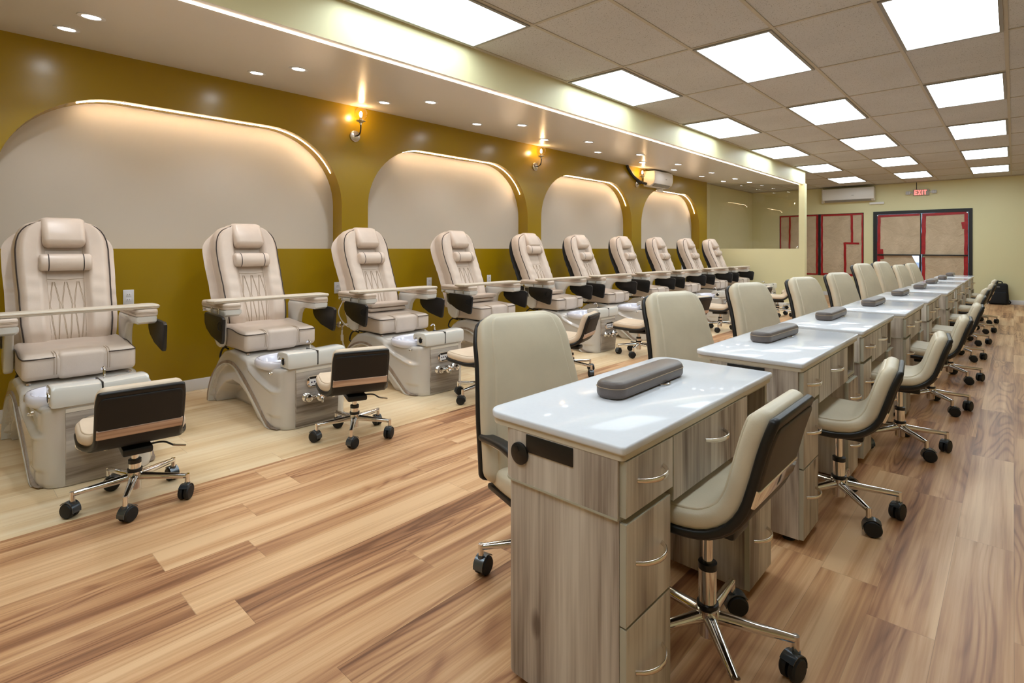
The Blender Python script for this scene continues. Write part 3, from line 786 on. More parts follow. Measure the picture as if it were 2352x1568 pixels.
#PART3
# ------------------------------------------------------------------ rolling chairs
def star_base(r, zs_, rad, top, rod=None, ang0=0.0, hub=.14):
    """five chrome legs with castors, hub and gas column up to z = top"""
    k = MB(); k.lathe([(.024, .062), (.026, .07), (.026, hub - .03), (.034, hub - .015), (.034, hub + .004), (.026, hub + .01), (.001, hub + .011)], n=24)
    k.build('hub', M['chrome'], r)
    k = MB(); k.lathe([(.031, hub + .008), (.031, hub + .018), (.022, hub + .02)], n=20, capt=False); k.build('collar', M['black'], r)
    ct = rod if rod else top - .05
    k = MB(); k.lathe([(.0255, hub + .015), (.0255, ct), (.001, ct + .001)], n=24); k.build('column', M['chrome'], r)
    k = MB(); k.lathe([(.027, ct - .012), (.027, ct + .006), (.015, ct + .008), (.001, ct + .009)], n=20); k.build('column_collar', M['black'], r)
    k = MB(); k.lathe([(.0145, ct), (.0145, top)], n=18); k.build('gas_rod', M['chrome'], r)
    for i in range(5):
        a = ang0 + 2 * PI * i / 5; d = Vector((math.cos(a), math.sin(a), 0))
        k = MB(); P = [d * .02 + Vector((0, 0, hub - .02)), d * (rad * .5) + Vector((0, 0, hub - .027)), d * (rad - .004) + Vector((0, 0, hub - .034)), d * (rad + .006) + Vector((0, 0, hub - .034))]
        k.tube(P, [.019, .0155, .0115, .009], 12); e = d * rad; k.cyl((e.x, e.y, hub - .024), (e.x, e.y, .068), .0105, n=12)
        k.build('leg', M['chrome'], r)
        b = a + [0.9, 2.2, -.7, 1.5, -2.0][i]; T = Matrix.Translation((e.x, e.y, 0)) @ Matrix.Rotation(b, 4, 'Z')
        k = MB()
        for s in (-1, 1):
            k.lathe([(.016, -.001), (.031, 0), (.0338, .004), (.0338, .014), (.029, .0195), (.016, .0205), (.001, .0205)], T=T @ Matrix.Translation((-.014, .004 * s, .0345)) @ Matrix.Rotation(-PI / 2 * s, 4, 'X'), n=24)
        w_ = k.build('castor', M['blackr'], r)
        k = MB(); hood = []
        for q in range(9):
            t = R(-10 + 150 * q / 8); hood.append([(-.014 + .0365 * math.cos(t), y_, .0345 + .0365 * math.sin(t)) for y_ in (-.02, .02)] + [(-.014 + .0395 * math.cos(t), y_, .0345 + .0395 * math.sin(t)) for y_ in (.02, -.02)])
        k.loft(hood); k.cyl((0, 0, .06), (0, 0, .074), .013, n=12); k.xf(T); k.build('castor_hood', M['steel'] if False else M['hood'], w_)
M['hood'] = pbr('castor_grey', rgb(92, 98, 104), .25, .7)

SP = [(.245, .042), (.18, .041), (.06, .033), (-.02, .03), (-.085, .038), (-.14, .07), (-.177, .12), (-.2, .185), (-.224, .265), (-.252, .342)]
def make_stool(leath, lift, shellm, bs, colr, ang0, bandm):
    """low-back rolling chair facing +x"""
    r = empty('rolling_chair')
    def wd(s): return .43 - .095 * smooth(.3, .62, s) - .015 * smooth(.9, 1, s) - .05 * (1 - smooth(0, .12, s))
    path = [(x, lift + (z if z < .06 else .06 + (z - .06) * bs)) for x, z in SP]
    k = MB(); sweep(k, path, wd, -.062, -.006, .024, bend=-.018, endr=.035, wend=.03); cu = k.build('seat_cushion', leath, r, ang=60)
    k = MB(); sweep(k, path, lambda s: wd(s) + .006, -.012, .012, .009, bend=-.018, endr=.012, wend=.02); k.build('rim', M['black'], r, ang=60)
    k = MB(); sweep(k, path, lambda s: wd(s) - .016, .002, .018, .01, bend=-.018, endr=.02, wend=.02, span=(.02, .965)); sh = k.build('outer_shell', shellm, r, ang=60)
    k = MB(); sweep(k, path, lambda s: wd(s) - .010, .008, .0215, .004, bend=-.018, endr=.004, wend=.0, span=(.665, .735)); bd = k.build('back_band', bandm, sh, ang=40)
    k = MB(); sweep(k, path, lambda s: wd(s) - .03, -.0645, -.05, .006, bend=-.018, endr=.02, wend=.02, span=(.03, .97)); k.build('cushion_face', leath, cu, ang=60)
    # mechanism
    k = MB(); k.box(-.1, .1, -.06, .06, lift - .012, lift + .022, .01); k.build('tilt_plate', M['black'], r)
    k = MB(); k.tube(spline([(0, -.05, lift + .0), (0.02, -.12, lift - .01), (.02, -.16, lift - .035)], 4), .0045, 8, 0); k.tube([(.02, -.16, lift - .035), (.02, -.215, lift - .05)], .0055, 8, 1); k.build('lever', [M['black'], M['chrome']], r)
    star_base(r, 0, .232, lift + .005, colr, ang0)
    return r

pst = make_stool(M['stool'], .258, M['blackf'], .93, .195, R(20), M['bandx'])
PST = [(-3.07, .67, 175, 0), (-3.1, 1.86, 160, 0), (-3.12, 3.03, 180, 0), (-3.12, 4.2, 197, 0), (-3.12, 5.48, 193, 0), (-3.1, 6.72, 172, 0), (-3.16, 7.9, 193, 0), (-3.1, 9.1, 176, 0), (-3.1, 10.33, 200, 0), (-3.1, 11.45, 200, 0)]
for i, (x, y_, a, _) in enumerate(PST):
    o = pst if i == 0 else copy_tree(pst)
    o.location = (x, y_, 0); o.rotation_euler = (0, 0, R(a))
    lab = {0: 'low cream rolling stool with black back before the leftmost pedicure chair, nearest the camera', 9: 'low cream rolling stool in front of the last pedicure chair, beside the partition'}.get(i, 'low cream rolling stool in front of the %s pedicure chair from the left' % ORD[i])
    tag(o, lab, 'stool', 'low rolling stools before the pedicure chairs')

TAB = [(-.657, 1.087), (-.613, 2.364), (-.609, 3.52), (-.555, 4.68), (-.54, 5.93), (-.50, 7.2), (-.505, 8.5), (-.50, 9.8), (-.495, 11.1)]
TC = [(x - .229, y_ + .525) for x, y_ in TAB]

mst = [make_stool(M['mani'], .402, M['dshell'], 1.12, .27, R(22 - 180), M['chrome']), None]
MST = [(.222, -.045, 180, .0), (.25, -.03, 186, -.075), (.33, -.03, 186, -.06), (.32, -.03, 184, -.06), (.33, -.03, 183, -.05), (.27, -.02, 182, -.05), (.28, -.02, 178, -.05), (.3, -.02, 180, -.05), (.3, -.02, 180, -.05)]
ms2 = make_stool(M['mani'], .352, M['dshell'], .97, .235, R(-165), M['chrome'])
for i, (dx, dy, a, dz) in enumerate(MST):
    o = mst[0] if i == 0 else (ms2 if i == 1 else copy_tree(ms2))
    o.location = (TC[i][0] + dx, TC[i][1] + dy, 0); o.rotation_euler = (0, 0, R(a))
    lab = 'low-back beige rolling chair on the drawer side of the %s' % ('nearest white-topped table' if i == 0 else ('farthest white-topped table' if i == 8 else '%s white-topped table from the camera' % ORD[i]))
    tag(o, lab, 'chair', 'low-back chairs on the drawer side of the tables')

def make_armchair(ang0, dz=.03):
    r = empty('armchair'); L = .31 + dz
    def wb(s): return .47 - .05 * smooth(.3, .85, s) - .05 * smooth(.8, 1, s) - .04 * smooth(.93, 1, s)
    bp = [(-.205, L - .01), (-.218, .42 + dz), (-.238, .55 + dz), (-.27, .68 + dz), (-.31, .80 + dz), (-.36, .905 + dz)]
    k = MB(); sweep(k, bp, wb, -.075, -.008, .028, bend=-.015, endr=.05, wend=.055); bk = k.build('back_cushion', M['mani'], r, ang=60)
    k = MB(); sweep(k, bp, lambda s: wb(s) - .09, -.082, -.05, .012, bend=-.012, endr=.03, wend=.04, span=(.02, .975)); k.build('back_panel', M['mani'], bk, ang=60)
    k = MB(); sweep(k, bp, lambda s: wb(s) + .004, -.012, .016, .012, bend=-.015, endr=.03, wend=.05); k.build('back_shell', M['blkl'], r, ang=60)
    sp = [(.25, L - .035), (.2, L - .01), (.05, L + .002), (-.1, L), (-.21, L + .01)]
    k = MB(); sweep(k, sp, lambda s: .40, -.06, .025, .03, endr=.05, wend=.05); st = k.build('seat', M['mani'], r, ang=60)
    k = MB(); k.box(-.2, .2, -.2, .2, L - .04, L - .018, .008); k.build('seat_base', M['black'], r)
    for s in (-1, 1):
        k = MB(); k.tube(spline([(-.205, s * .19, .465 + dz), (-.205, s * .215, .465 + dz), (-.16, s * .222, .47 + dz), (-.02, s * .224, .478 + dz), (.08, s * .222, .465 + dz), (.125, s * .22, .42 + dz), (.11, s * .215, .35 + dz), (.05, s * .19, L - .03)], 6), .010, 10)
        k.lathe([(.018, -.006), (.018, .006), (.001, .008)], T=Matrix.Translation((-.205, s * .218, .465 + dz)) @ Matrix.Rotation(-PI / 2 * s, 4, 'X'), n=16)
        a = k.build('arm_frame', M['chrome'], r)
        k = MB(); sweep(k, [(-.19, .477 + dz), (-.05, .492 + dz), (.04, .489 + dz), (.105, .47 + dz)], lambda q: .052, -.012, .014, .012, endr=.02, wend=.012); k.xf(Matrix.Translation((0, s * .222, 0))); k.build('arm_pad', M['blkl'], a, ang=60)
    star_base(r, 0, .29, L - .03, .22, R(ang0), hub=.14)
    return r
ac = make_armchair(247, .002); ac2 = make_armchair(232, .02); ac3 = make_armchair(230, .09)
ACH = [(-.36, -.01, -18), (-.345, -.03, -18), (-.325, -.02, -17), (-.31, -.02, -16), (-.31, -.02, -16), (-.35, -.02, -14), (-.35, -.02, -14), (-.31, -.02, -12), (-.31, -.02, -12)]
for i, (dx, dy, a) in enumerate(ACH):
    o = {0: ac, 1: ac2, 5: ac3}.get(i) or copy_tree(ac3 if i == 6 else ac2)
    o.location = (TC[i][0] + dx, TC[i][1] + dy, 0); o.rotation_euler = (0, 0, R(a))
    lab = 'high-back beige leather armchair with black shell behind the %s' % ('nearest white-topped table' if i == 0 else ('farthest white-topped table' if i == 8 else '%s white-topped table from the camera' % ORD[i]))
    tag(o, lab, 'armchair', 'high-back armchairs behind the tables')

# ------------------------------------------------------------------ nail tables
def make_table():
    r = empty('manicure_table')
    HW, HL = .229, .525
    ol = rrect(-HW, HW, -HL, HL, (.012, .055, .055, .012), 8)
    k = MB(); k.prism(ol, 2, .721, .741, 0, .005, 3); k.build('tabletop', M['quartz'], r, ang=40)
    k = MB(); k.prism(rrect(-HW + .006, HW - .006, -HL + .006, HL - .006, (.012, .05, .05, .012), 6), 2, .706, .7212, 0); k.build('top_edging', M['stonedge'], r)
    xb, xf = -.158, .208
    y = -HL + .013
    k = MB()
    # lower pedestals with a rounded rear outer corner
    k.prism(rrect(xb, xf, y, y + .222, (.001, .001, .035, .001), 8), 2, .03, .563, 0)
    k.build('pedestal', M['gwood'], r, ang=40)
    k = MB(); k.prism(rrect(xb, xf, -y - .222, -y, (.001, .035, .001, .001), 8), 2, .03, .525, 0)
    k.build('pedestal', M['gwood'], r, ang=40)
    k = MB()
    # upper box: near block, middle, far block hollowed for the open cubby
    k.prism(rrect(xb - .008, xf, y - .006, y + .24, (.001, .001, .04, .001), 8), 2, .567, .706, 0)
    k.box(xb - .008, xf, y + .24, -y - .24, .535, .706)
    k.box(xb - .008, xf - .001, -y - .24, -y - .224, .53, .706, m=0); k.box(xb - .008, xf - .001, -y - .014, -y + .004, .53, .706); k.box(xb - .008, xb + .02, -y - .224, -y - .014, .53, .706); k.box(xb + .02, xf - .001, -y - .224, -y - .014, .53, .545); k.box(xb + .02, xf - .001, -y - .224, -y - .014, .695, .706)
    k.build('upper_box', M['gwood'], r, ang=40)
    k = MB(); k.prism(rrect(xb - .009, xf, y - .007, y + .24, (.001, .001, .04, .001), 8), 2, .563, .5685, 0); k.build('edge_tape', M['edge'], r); k = MB()
    # pale edge tape round the open cubby
    yc0, yc1 = -y - .24, -y + .004
    for q in ((yc0, yc0 + .018, .53, .706), (yc1 - .018, yc1, .53, .706), (yc0 + .018, yc1 - .018, .53, .546), (yc0 + .018, yc1 - .018, .692, .706)): k.box(xf - .0012, xf + .0012, *q)
    k.build('cubby_edging', M['edge'], r)
    def drawer(y0, y1, z0, z1, hz=None):
        k = MB(); k.box(xf + .001, xf + .018, y0, y1, z0, z1, .0012, 1, 0)
        for q in ((y0 - .0006, y0 + .0006, z0, z1), (y1 - .0006, y1 + .0006, z0, z1)): k.box(xf + .001, xf + .0176, q[0], q[1], q[2], q[3], 0, 1, 1)
        k.box(xf + .001, xf + .0176, y0, y1, z1 - .0008, z1 + .0008, 0, 1, 1)
        d = k.build('drawer', [M['gwood'], M['edge']], r)
        hy = (y0 + y1) / 2; hz = hz or (z0 + z1) / 2; xx = xf + .018
        P = []
        for i in range(13):
            t = -1 + 2 * i / 12; P.append((xx + .001 + .034 * (1 - t * t) ** .8 if abs(t) < 1 else xx - .001, hy + .064 * t, hz))
        P = [(xx - .001, hy - .065, hz)] + P[1:-1] + [(xx - .001, hy + .065, hz)]
        k = MB(); rings = []
        for i, p_ in enumerate(P):
            a = Vector(P[max(i - 1, 0)]); b_ = Vector(P[min(i + 1, len(P) - 1)]); t = (b_ - a).normalized(); nn = Vector((t.y, -t.x, 0)); c_ = Vector(p_)
            h_ = .0075 - .002 * (abs(i - 6) / 6); w_ = .004
            rings.append([c_ + nn * (w_ * math.cos(2 * PI * j / 10)) + Vector((0, 0, h_ * math.sin(2 * PI * j / 10))) for j in range(10)])
        k.loft(rings); k.build('handle', M['nickel'], d, ang=60)
    drawer(y + .002, y + .236, .572, .703, .645); drawer(y + .002, y + .222, .317, .556, .45); drawer(y + .002, y + .222, .032, .311, .19)
    drawer(y + .242, -y - .243, .533, .703, .64)
    drawer(-y - .222, -y - .001, .303, .516, .43); drawer(-y - .222, -y - .001, .032, .297, .185)
    # brush strip and cable grommet on both ends
    for s in (-1,):
        yy = y - .006
        k = MB(); k.box(-.075, .08, yy - .003, yy + .002, .655, .702, .0015); k.build('vent_plate', M['black'], r)
        T = Matrix.Translation((-.098, yy, .645)) @ Matrix.Rotation(PI / 2, 4, 'X')
        k = MB(); k.lathe([(.03, -.001), (.03, .005), (.026, .008), (.001, .009)], T=T, n=28); k.box(-.008, .008, .006, .022, .008, .0096, .002, T=T @ Matrix.Rotation(.5, 4, 'Z')); k.build('cable_grommet', M['black'], r)
    for (a, b_) in ((xb + .06, y + .05), (xf - .05, y + .05), (xb + .06, -y - .05), (xf - .05, -y - .05)):
        MB().lathe([(.018, .0), (.024, .003), (.024, .012), (.014, .016), (.014, .031)], c=(a, b_, 0), n=20).build('foot', M['black'], r)
    return r
M['nickel'] = pbr('satin_nickel', (.82, .76, .68, 1), .2, 1.0)
tb = make_table()
for i, (x, y_) in enumerate(TC):
    o = tb if i == 0 else copy_tree(tb)
    o.location = (x, y_, 0)
    tag(o, 'grey wood manicure table with white quartz top, ' + ('nearest of the row' if i == 0 else ('farthest of the row' if i == 8 else '%s from the camera' % ORD[i])), 'table', 'manicure tables in one long row')
# hand rests
def make_rest():
    r = empty('hand_rest')
    k = MB(); ol = rrect(-.05, .05, -.235, .235, .042, 8)
    k.prism(ol, 2, .0, .05, 0, .016, 4)
    for v in k.bm.verts:
        if v.co.z > .04: v.co.z += .005 * (1 - (v.co.x / .05) ** 2)
    c_ = k.build('cushion', M['gray'], r, ang=60)
    k = MB(); k.tube([(x * 1.006, y_ * 1.002, .034) for x, y_ in ol], .0014, 5, loop=True); k.build('stitching', M['stitch'], c_)
    k = MB(); P = [(.048 + .016 * math.sin(PI * i / 8), .06 - .028 * math.cos(PI * i / 8), .004) for i in range(9)]; k.tube(P, .0028, 8); k.build('pull_ring', M['chrome'], r)
    return r
hr = make_rest()
HR = [(-.915, 1.635, 1), (-.905, 2.98, -2), (-.895, 4.11, 0), (-.848, 5.3, -1), (-.83, 6.6, 0), (-.82, 7.93, 3), (-.815, 9.21, 0), (-.80, 10.46, 5), (-.79, 11.86, 0)]
HR[5] = (-.80, 7.85, 2); HR[6] = (-.80, 9.1, 0); HR[7] = (-.79, 10.4, 3); HR[8] = (-.785, 11.72, 0)
for i, (x, y_, a) in enumerate(HR):
    o = hr if i == 0 else copy_tree(hr)
    o.location = (x, y_, .7412); o.rotation_euler = (0, 0, R(a))
    tag(o, 'taupe padded hand rest lying on the ' + ('nearest white table' if i == 0 else ('farthest white table' if i == 8 else '%s white table from the camera' % ORD[i])), 'hand rest', 'hand rests on the tables')
#PART4
# ------------------------------------------------------------------ far wall: window and door
wf = MB(); yy0, yy1 = YF + .02, YF + .07
wf.box(WX0, WX1, yy0, yy1, WZ0, WZ0 + .03); wf.box(WX0, WX1, yy0, yy1, WZ1 - .03, WZ1); wf.box(WX0, WX0 + .03, yy0, yy1, WZ0, WZ1); wf.box(WX1 - .03, WX1, yy0, yy1, WZ0, WZ1)
MX = -3.735; wf.box(MX - .032, MX + .032, yy0 - .015, yy1, WZ0, WZ1)
W1 = struct(wf.build('window_1', M['bronze']))
MB().box(WX0 + .03, WX1 - .03, yy0 + .028, yy0 + .034, WZ0 + .03, WZ1 - .03).build('pane', M['glass'], W1)
DM = -1.588
df = MB(); df.box(DX0, DX0 + .075, YF - .02, YF + .1, 0, DZ1); df.box(DX1 - .075, DX1, YF - .02, YF + .1, 0, DZ1); df.box(DX0 + .075, DX1 - .075, YF - .02, YF + .1, DZ1 - .075, DZ1)
D1 = struct(df.build('door_1', M['bronze']))
for s, (a, b_) in enumerate(((DX0 + .08, DM - .005), (DM + .005, DX1 - .08))):
    k = MB(); st_ = .045; k.box(a, a + st_, YF + .02, YF + .06, .012, DZ1 - .08); k.box(b_ - st_, b_, YF + .02, YF + .06, .012, DZ1 - .08); k.box(a + st_, b_ - st_, YF + .02, YF + .06, .012, .14); k.box(a + st_, b_ - st_, YF + .02, YF + .06, DZ1 - .13, DZ1 - .08)
    lf = k.build('door_leaf', M['bronze'], D1)
    MB().box(a + st_, b_ - st_, YF + .037, YF + .043, .14, DZ1 - .13).build('door_pane', M['glass'], lf)
    MB().box(a + .01, b_ - .01, YF - .045, YF - .02, 1.035, 1.065, .004).build('push_bar', M['black'], lf)
k = MB()
for a in (DX0 + .09, DX1 - .09): k.box(a - .012, a + .012, YF - .015, YF + .02, DZ1 - .115, DZ1 - .09, .003)
k.build('door_closer_caps', M['chrome'], D1)
def sheet(name, poly, y_, label, group):
    """taped sheet of paper with soft wrinkles; poly in x,z"""
    cx = sum(p_[0] for p_ in poly) / len(poly); cz = sum(p_[1] for p_ in poly) / len(poly)
    k = MB(); bm = k.bm
    vs = [bm.verts.new((p_[0] - cx, 0, p_[1] - cz)) for p_ in poly]; bm.faces.new(vs)
    bmesh.ops.triangulate(bm, faces=bm.faces)
    for _ in range(4): bmesh.ops.subdivide_edges(bm, edges=[e for e in bm.edges if e.calc_length() > .09], cuts=1, use_grid_fill=True)
    bmesh.ops.triangulate(bm, faces=bm.faces)
    for v in bm.verts:
        v.co.y = -.004 - .008 * (math.sin(v.co.x * 6 + v.co.z * 3 + cx) * math.sin(v.co.z * 4.2 - v.co.x * 2.2)) ** 2
    ex = bmesh.ops.extrude_face_region(bm, geom=list(bm.faces)); bmesh.ops.translate(bm, vec=(0, .0012, 0), verts=[g_ for g_ in ex['geom'] if isinstance(g_, bmesh.types.BMVert)])
    o = k.build(name, M['paper'], loc=(cx, y_, cz), ang=60); tag(o, label, 'paper', group); return o
def tape(par, x0, z0, x1, z1, wd_=.032, y_=-.016):
    """red tape strip laid from one point to another on its sheet"""
    c_ = par.location; a = Vector((x0 - c_.x, z0 - c_.z)); b_ = Vector((x1 - c_.x, z1 - c_.z)); d = (b_ - a); n_ = Vector((-d.y, d.x)).normalized() * wd_ / 2
    N = max(2, int(d.length / .12)); rings = []
    for i in range(N + 1):
        q = a + d * (i / N); e = .004 * math.sin(i * 2.3 + x0 * 5); yy = y_ - .002 * math.sin(i * 1.7)
        rings.append([(q.x + n_.x + e, yy, q.y + n_.y), (q.x - n_.x + e, yy, q.y - n_.y), (q.x - n_.x + e, yy + .003, q.y - n_.y), (q.x + n_.x + e, yy + .003, q.y + n_.y)])
    MB().loft(rings).build('tape_strip', M['tape'], par)
gp = 'kraft paper covering the far glass'
yw = YF + .012; yd = YF + .012
s1 = sheet('paper_sheet', [(WX0 + .01, WZ0 + .01), (MX - .03, WZ0 + .01), (MX - .03, WZ1 - .01), (WX0 + .01, WZ1 - .01)], yw, 'brown kraft paper taped over the left half of the far window', gp)
tape(s1, WX0 + .03, WZ0 + .02, WX0 + .03, WZ1 - .02); tape(s1, WX0 + .25, WZ0 + .02, WX0 + .27, WZ1 - .04, .045); tape(s1, WX0 + .02, WZ1 - .03, MX - .03, WZ1 - .025); tape(s1, WX0 + .02, WZ0 + .03, MX - .03, WZ0 + .03); tape(s1, MX - .055, WZ0 + .02, MX - .05, WZ1 - .02, .045)
s2 = sheet('paper_sheet', [(MX + .034, WZ0 + .02), (WX1 - .02, WZ0 + .02), (WX1 - .02, WZ1 - .02), (MX + .034, WZ1 - .02)], yw, 'brown kraft paper with stepped red tape over the right half of the far window', gp)
tape(s2, MX + .06, WZ0 + .02, MX + .06, WZ1 - .02, .045); tape(s2, MX + .035, WZ1 - .035, WX1 - .025, WZ1 - .032, .042); tape(s2, MX + .03, WZ0 + .03, WX1 - .02, WZ0 + .03, .06); tape(s2, WX1 - .03, WZ0 + .3, WX1 - .03, WZ1 - .02, .035)
tape(s2, WX1 - .25, 1.36, WX1 - .26, WZ1 - .02, .05); tape(s2, WX1 - .42, 1.345, WX1 - .1, 1.33, .045); tape(s2, WX1 - .4, WZ0 + .03, WX1 - .41, 1.36, .055)
s3 = sheet('paper_sheet', [(DX0 + .1, 1.045), (DM - .03, 1.045), (DM - .03, DZ1 - .1), (DX0 + .1, DZ1 - .09)], yd, 'brown kraft paper on the upper left door glass', gp)
tape(s3, DX0 + .11, 1.05, DX0 + .12, DZ1 - .11, .062); tape(s3, DX0 + .1, DZ1 - .115, DM - .04, DZ1 - .105, .05); tape(s3, DX0 + .16, 1.07, DX0 + .16, 1.19, .09)
s4 = sheet('paper_sheet', [(DM + .03, 1.045), (DX1 - .1, 1.045), (DX1 - .1, DZ1 - .1), (DM + .03, DZ1 - .1)], yd, 'brown kraft paper on the upper right door glass', gp)
tape(s4, DM + .03, 1.07, DM + .045, DZ1 - .1, .075); tape(s4, DM + .03, DZ1 - .115, DX1 - .1, DZ1 - .1, .06); tape(s4, DX1 - .115, 1.06, DX1 - .11, DZ1 - .11, .06); tape(s4, DX1 - .19, 1.72, DX1 - .12, 1.73, .15)
s5 = sheet('paper_sheet', [(DX0 + .1, .1), (DM - .04, .1), (DM - .02, .66), (DM - .30, .62), (DM - .33, .80), (DM - .26, .94), (DM - .19, 1.043), (DX0 + .1, 1.043)], yd, 'torn brown kraft paper on the lower left door glass, blue daylight at the tear', gp)
tape(s5, DX0 + .11, .1, DX0 + .11, 1.04, .062); tape(s5, DX0 + .17, .95, DX0 + .17, 1.04, .09)
s6 = sheet('paper_sheet', [(DM + .02, .1), (DX1 - .1, .1), (DX1 - .1, 1.043), (DM + .02, 1.043)], yd, 'brown kraft paper on the lower right door glass', gp)
tape(s6, DM + .035, .2, DM + .035, 1.0, .06); tape(s6, DX1 - .12, .1, DX1 - .115, 1.03, .07)

# exit sign with twin lamp heads
ex = empty('exit_sign', (-1.598, YF, 2.52)); tag(ex, 'grey exit sign with glowing red EXIT letters and two lamp heads above the door', 'exit sign')
MB().box(-.15, .15, -.05, -.001, -.072, .072, .008).build('housing', M['signg'], ex)
lt = MB(); LW, LH, TH = .056, .108, .017
def bar2(x0, z0, x1, z1):
    a = Vector((x0, z0)); b_ = Vector((x1, z1)); d = (b_ - a).normalized(); n_ = Vector((-d.y, d.x)) * TH / 2
    lt.prism([tuple(a + n_), tuple(b_ + n_), tuple(b_ - n_), tuple(a - n_)], 1, -.054, -.049)
def ltr(x, ch):
    h = LH / 2; w_ = LW / 2; t = TH / 2
    if ch == 'E': bar2(x - w_ + t, -h, x - w_ + t, h); bar2(x - w_, h - t, x + w_, h - t); bar2(x - w_, 0, x + w_ * .7, 0); bar2(x - w_, -h + t, x + w_, -h + t)
    if ch == 'X': bar2(x - w_ + t, -h, x + w_ - t, h); bar2(x - w_ + t, h, x + w_ - t, -h)
    if ch == 'I': bar2(x, -h, x, h)
    if ch == 'T': bar2(x, -h, x, h); bar2(x - w_, h - t, x + w_, h - t)
for x, ch in ((-.094, 'E'), (-.027, 'X'), (.027, 'I'), (.08, 'T')): ltr(x, ch)
lt.build('letters', M['exit'], ex)
for s in (-1, 1):
    k = MB(); k.cyl((s * .15, -.025, .0), (s * .2, -.025, .0), .012, n=10, m=0); k.box(s * .2 if s > 0 else s * .29, s * .29 if s > 0 else s * .2, -.075, -.01, -.04, .04, .012, 3, 0)
    for a in range(3):
        for c_ in range(3): k.box(s * .245 + (a - 1) * .022 - .008, s * .245 + (a - 1) * .022 + .008, -.0765, -.07, (c_ - 1) * .022 - .008, (c_ - 1) * .022 + .008, .002, 1, 1)
    k.build('lamp_head', [M['outlet'], M['acg']], ex)
MB().cyl((-.085, -.012, .07), (-.085, -.012, ZC - 2.52 - .018), .006, n=8).build('conduit', M['bronze'], ex)

# wall air conditioners
def make_ac(name, W, H, D, label):
    r = empty(name); tag(r, label, 'air conditioner')
    pf = [(0, .0), (-D * .55, .0), (-D * .9, .05), (-D, .12), (-D, H - .04), (-D * .93, H), (0, H)]
    k = MB(); k.prism(pf, 0, -W / 2, W / 2, 0, .012, 3)
    # prism along x uses (y,z)
    k.build('body', M['acw'], r, ang=35)
    k = MB(); k.box(-W / 2 + .03, W / 2 - .05, -D * .985, -D * .6, .018, .04, 0); k.xf(Matrix.Identity(4)); 
    k = MB(); n_ = Vector((0, -.05, -.0)); 
    k.prism([(-D * .62, .0), (-D * .88, .038), (-D * .9, .032), (-D * .64, -.006)], 0, -W / 2 + .05, W / 2 - .06); k.build('louvre', M['acg'], r)
    k = MB()
    for i in range(9): k.box(-W / 2 + .04 + i * (W - .08) / 9, -W / 2 + .04 + (i + .9) * (W - .08) / 9, -D * .9, -D * .2, H - .002, H + .002)
    k.build('top_grille', M['acg'], r)
    MB().box(W * .08, W * .08 + .05, -D - .0015, -D + .002, .14, .15).build('logo_mark', M['acg'], r)
    return r
a1 = make_ac('wall_air_conditioner', 1.12, .33, .22, 'wide white wall air conditioner on the far wall above the window'); a1.location = (-3.06, YF - .001, 2.385)
MB().box(-.6, -.5601, -.1, -.0, -.01, .35).build('pipe_cover', M['acw'], a1)
a2 = make_ac('wall_air_conditioner', .72, .28, .24, 'small white air conditioner high on the olive wall beside the third sconce'); a2.location = (XW + .001, 9.49, 2.37); a2.rotation_euler = (0, 0, R(90))
P = spline([(XW + .06, 9.12, 2.415), (XW + .035, 8.93, 2.44), (XW + .03, 8.72, 2.52), (XW + .03, 8.55, 2.63), (XW + .03, 8.5, 2.695)], 6)
k = MB(); k.tube(P, .026, 10); tag(k.build('refrigerant_pipe', M['black']), 'black wrapped pipe running up from the small air conditioner to the soffit', 'pipe')
tag(MB().box(XW + .001, XW + .06, 9.62, 9.80, 2.305, 2.366, .006).build('wall_mount_box', M['acw']), 'small white box under the air conditioner on the olive wall', 'box')
tag(MB().box(-2.62, -2.32, YF - .045, YF - .001, 2.29, 2.345, .008).build('wall_fixture', M['acw']), 'short white bar fixture on the far wall beside the air conditioner', 'fixture')

# outlets
def make_outlet():
    r = empty('wall_outlet'); RY = Matrix.Rotation(PI / 2, 4, 'Y')
    MB().box(0.0005, .007, -.036, .036, -.058, .058, .003).build('cover_plate', M['outlet'], r)
    for s in (-1, 1):
        k = MB(); k.box(.006, .009, -.017, .017, s * .02 - .014, s * .02 + .014, .003, 2, 0)
        for t in (-1, 1): k.box(.0085, .0095, t * .006 - .001, t * .006 + .001, s * .02 - .004, s * .02 + .006, 0, 1, 1)
        k.build('socket', [M['outlet'], M['black']], r)
    return r
proto = None
for i, (y_, z_) in enumerate(((1.07, .82), (2.86, .80), (4.05, .80), (5.05, .795), (10.75, .80))):
    if proto is None: proto = o = make_outlet()
    else: o = copy_tree(proto)
    o.location = (XW, y_, z_)
    tag(o, ['white wall outlet just right of the leftmost pedicure chair back', 'white wall outlet with a plugged cord left of the third pedicure chair', 'white wall outlet between the third and fourth pedicure chairs', 'white wall outlet between the fourth and fifth pedicure chairs', 'white wall outlet between the eighth and ninth pedicure chairs'][i], 'outlet', 'outlets on the olive wall')
k = MB(); k.tube(spline([(XW + .012, 2.86, .78), (XW + .05, 2.875, .77), (XW + .05, 2.9, .68), (XW + .06, 2.84, .55), (XW + .1, 2.9, .42), (XW + .25, 2.98, .36)], 8), .006, 8)
tag(k.build('power_cord', M['hose']), 'white power cord hanging from the outlet left of the third pedicure chair', 'cord')
v = empty('water_valve', (XW, 2.88, .42)); tag(v, 'chrome water shutoff valve with hose on the olive wall behind the third pedicure chair', 'valve')
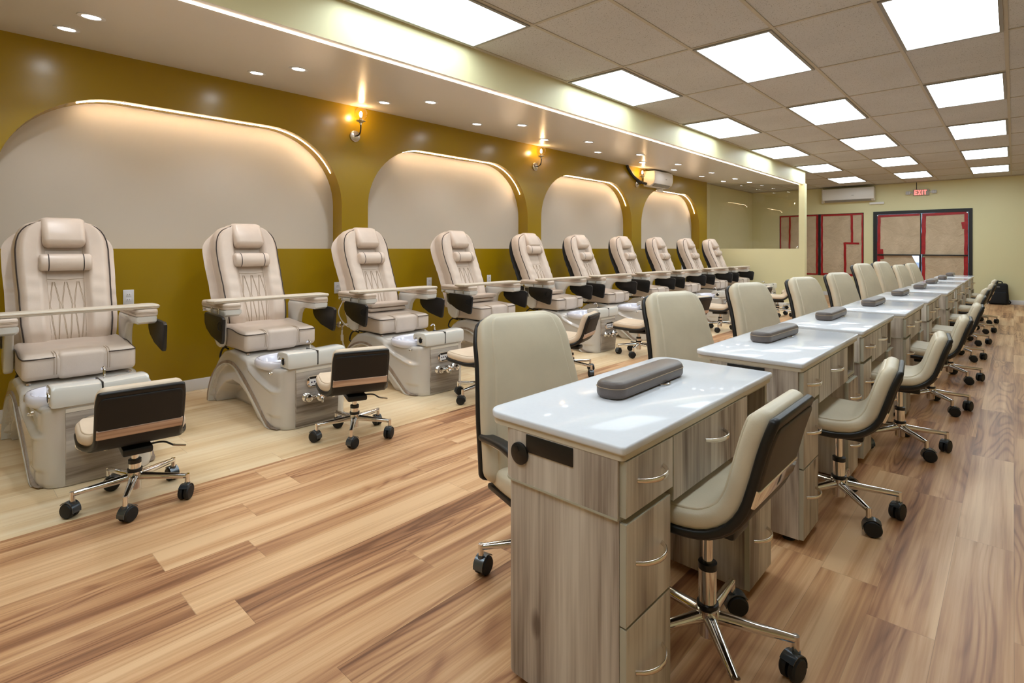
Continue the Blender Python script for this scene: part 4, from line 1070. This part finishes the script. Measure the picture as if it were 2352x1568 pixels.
k = MB(); RYm = Matrix.Rotation(PI / 2, 4, 'Y'); k.lathe([(.032, .0005), (.03, .008), (.012, .014), (.012, .05), (.018, .055), (.018, .075), (.001, .078)], T=RYm, n=20); k.cyl((.06, 0, 0), (.06, .05, .0), .009, n=10); k.lathe([(.02, 0), (.02, .012), (.001, .014)], T=Matrix.Translation((.06, .05, 0)) @ Matrix.Rotation(-PI / 2, 4, 'X'), n=14); k.cyl((.06, 0, 0), (.06, 0, -.05), .009, n=10); k.build('body', M['chrome'], v)
k = MB(); k.tube(spline([(.06, 0, -.05), (.06, .0, -.14), (.08, .02, -.24), (.14, .04, -.30), (.3, .06, -.32)], 6), .008, 8, 0); k.cyl((.058, 0, -.1), (.062, .0, -.16), .014, n=10, m=0); k.build('hose', M['hose'], v)

# backpack on the floor
bp = empty('backpack', (-.245, YF - .16, 0)); tag(bp, 'black backpack standing on the floor against the far wall', 'backpack')
k = MB(); k.box(-.165, .165, -.10, .10, .004, .455, .05, 5)
for q in k.bm.verts: q.co.x *= 1.05 - .12 * smooth(.1, .45, q.co.z)
bo = k.build('body', M['bag'], bp, ang=60)
k = MB(); k.box(-.135, .135, -.135, -.09, .02, .27, .03, 4); k.build('front_pocket', M['bag'], bp, ang=60)
k = MB(); k.tube(spline([(-.06, -.01, .445), (-.055, -.01, .485), (0, -.01, .497), (.055, -.01, .485), (.06, -.01, .445)], 5), .011, 8); k.build('carry_handle', M['bag'], bp)
k = MB(); k.tube(spline([(-.16, .02, .1), (-.215, .0, .06), (-.225, -.02, .02), (-.17, -.02, .012)], 5), .012, 8); k.tube(spline([(.16, .02, .1), (.195, -.02, .05), (.16, -.03, .014)], 5), .012, 8); k.build('shoulder_strap', M['bag'], bp)
MB().box(-.025, .025, -.103, -.0985, .375, .388, .001).build('logo_tag', M['acg'], bp)
k = MB(); k.tube(spline([(-.14, -.101, .3), (-.12, -.102, .33), (0, -.103, .335), (.12, -.102, .33), (.14, -.101, .3)], 5), .003, 6); k.build('zip', M['black'], bp)

# ------------------------------------------------------------------ world, camera, view
wd = bpy.data.worlds.new('World'); scn.world = wd; wd.use_nodes = True
bg = wd.node_tree.nodes['Background']; bg.inputs[0].default_value = (.55, .7, 1.0, 1); bg.inputs[1].default_value = 1.6
cam = bpy.data.cameras.new('camera'); co = bpy.data.objects.new('camera', cam); COL.objects.link(co)
cam.sensor_width = 36.0; cam.sensor_fit = 'HORIZONTAL'; cam.lens = 1243.5 / 2352 * 36.0
cam.shift_y = -(784 - 571) / 2352.0
cam.clip_start = .05; cam.clip_end = 200
co.location = (0, 0, 1.2); co.rotation_euler = (R(90), 0, R(42.83))
scn.camera = co
scn.view_settings.view_transform = 'Standard'; scn.view_settings.look = 'None'
scn.view_settings.exposure = 0.55; scn.view_settings.gamma = 1.0
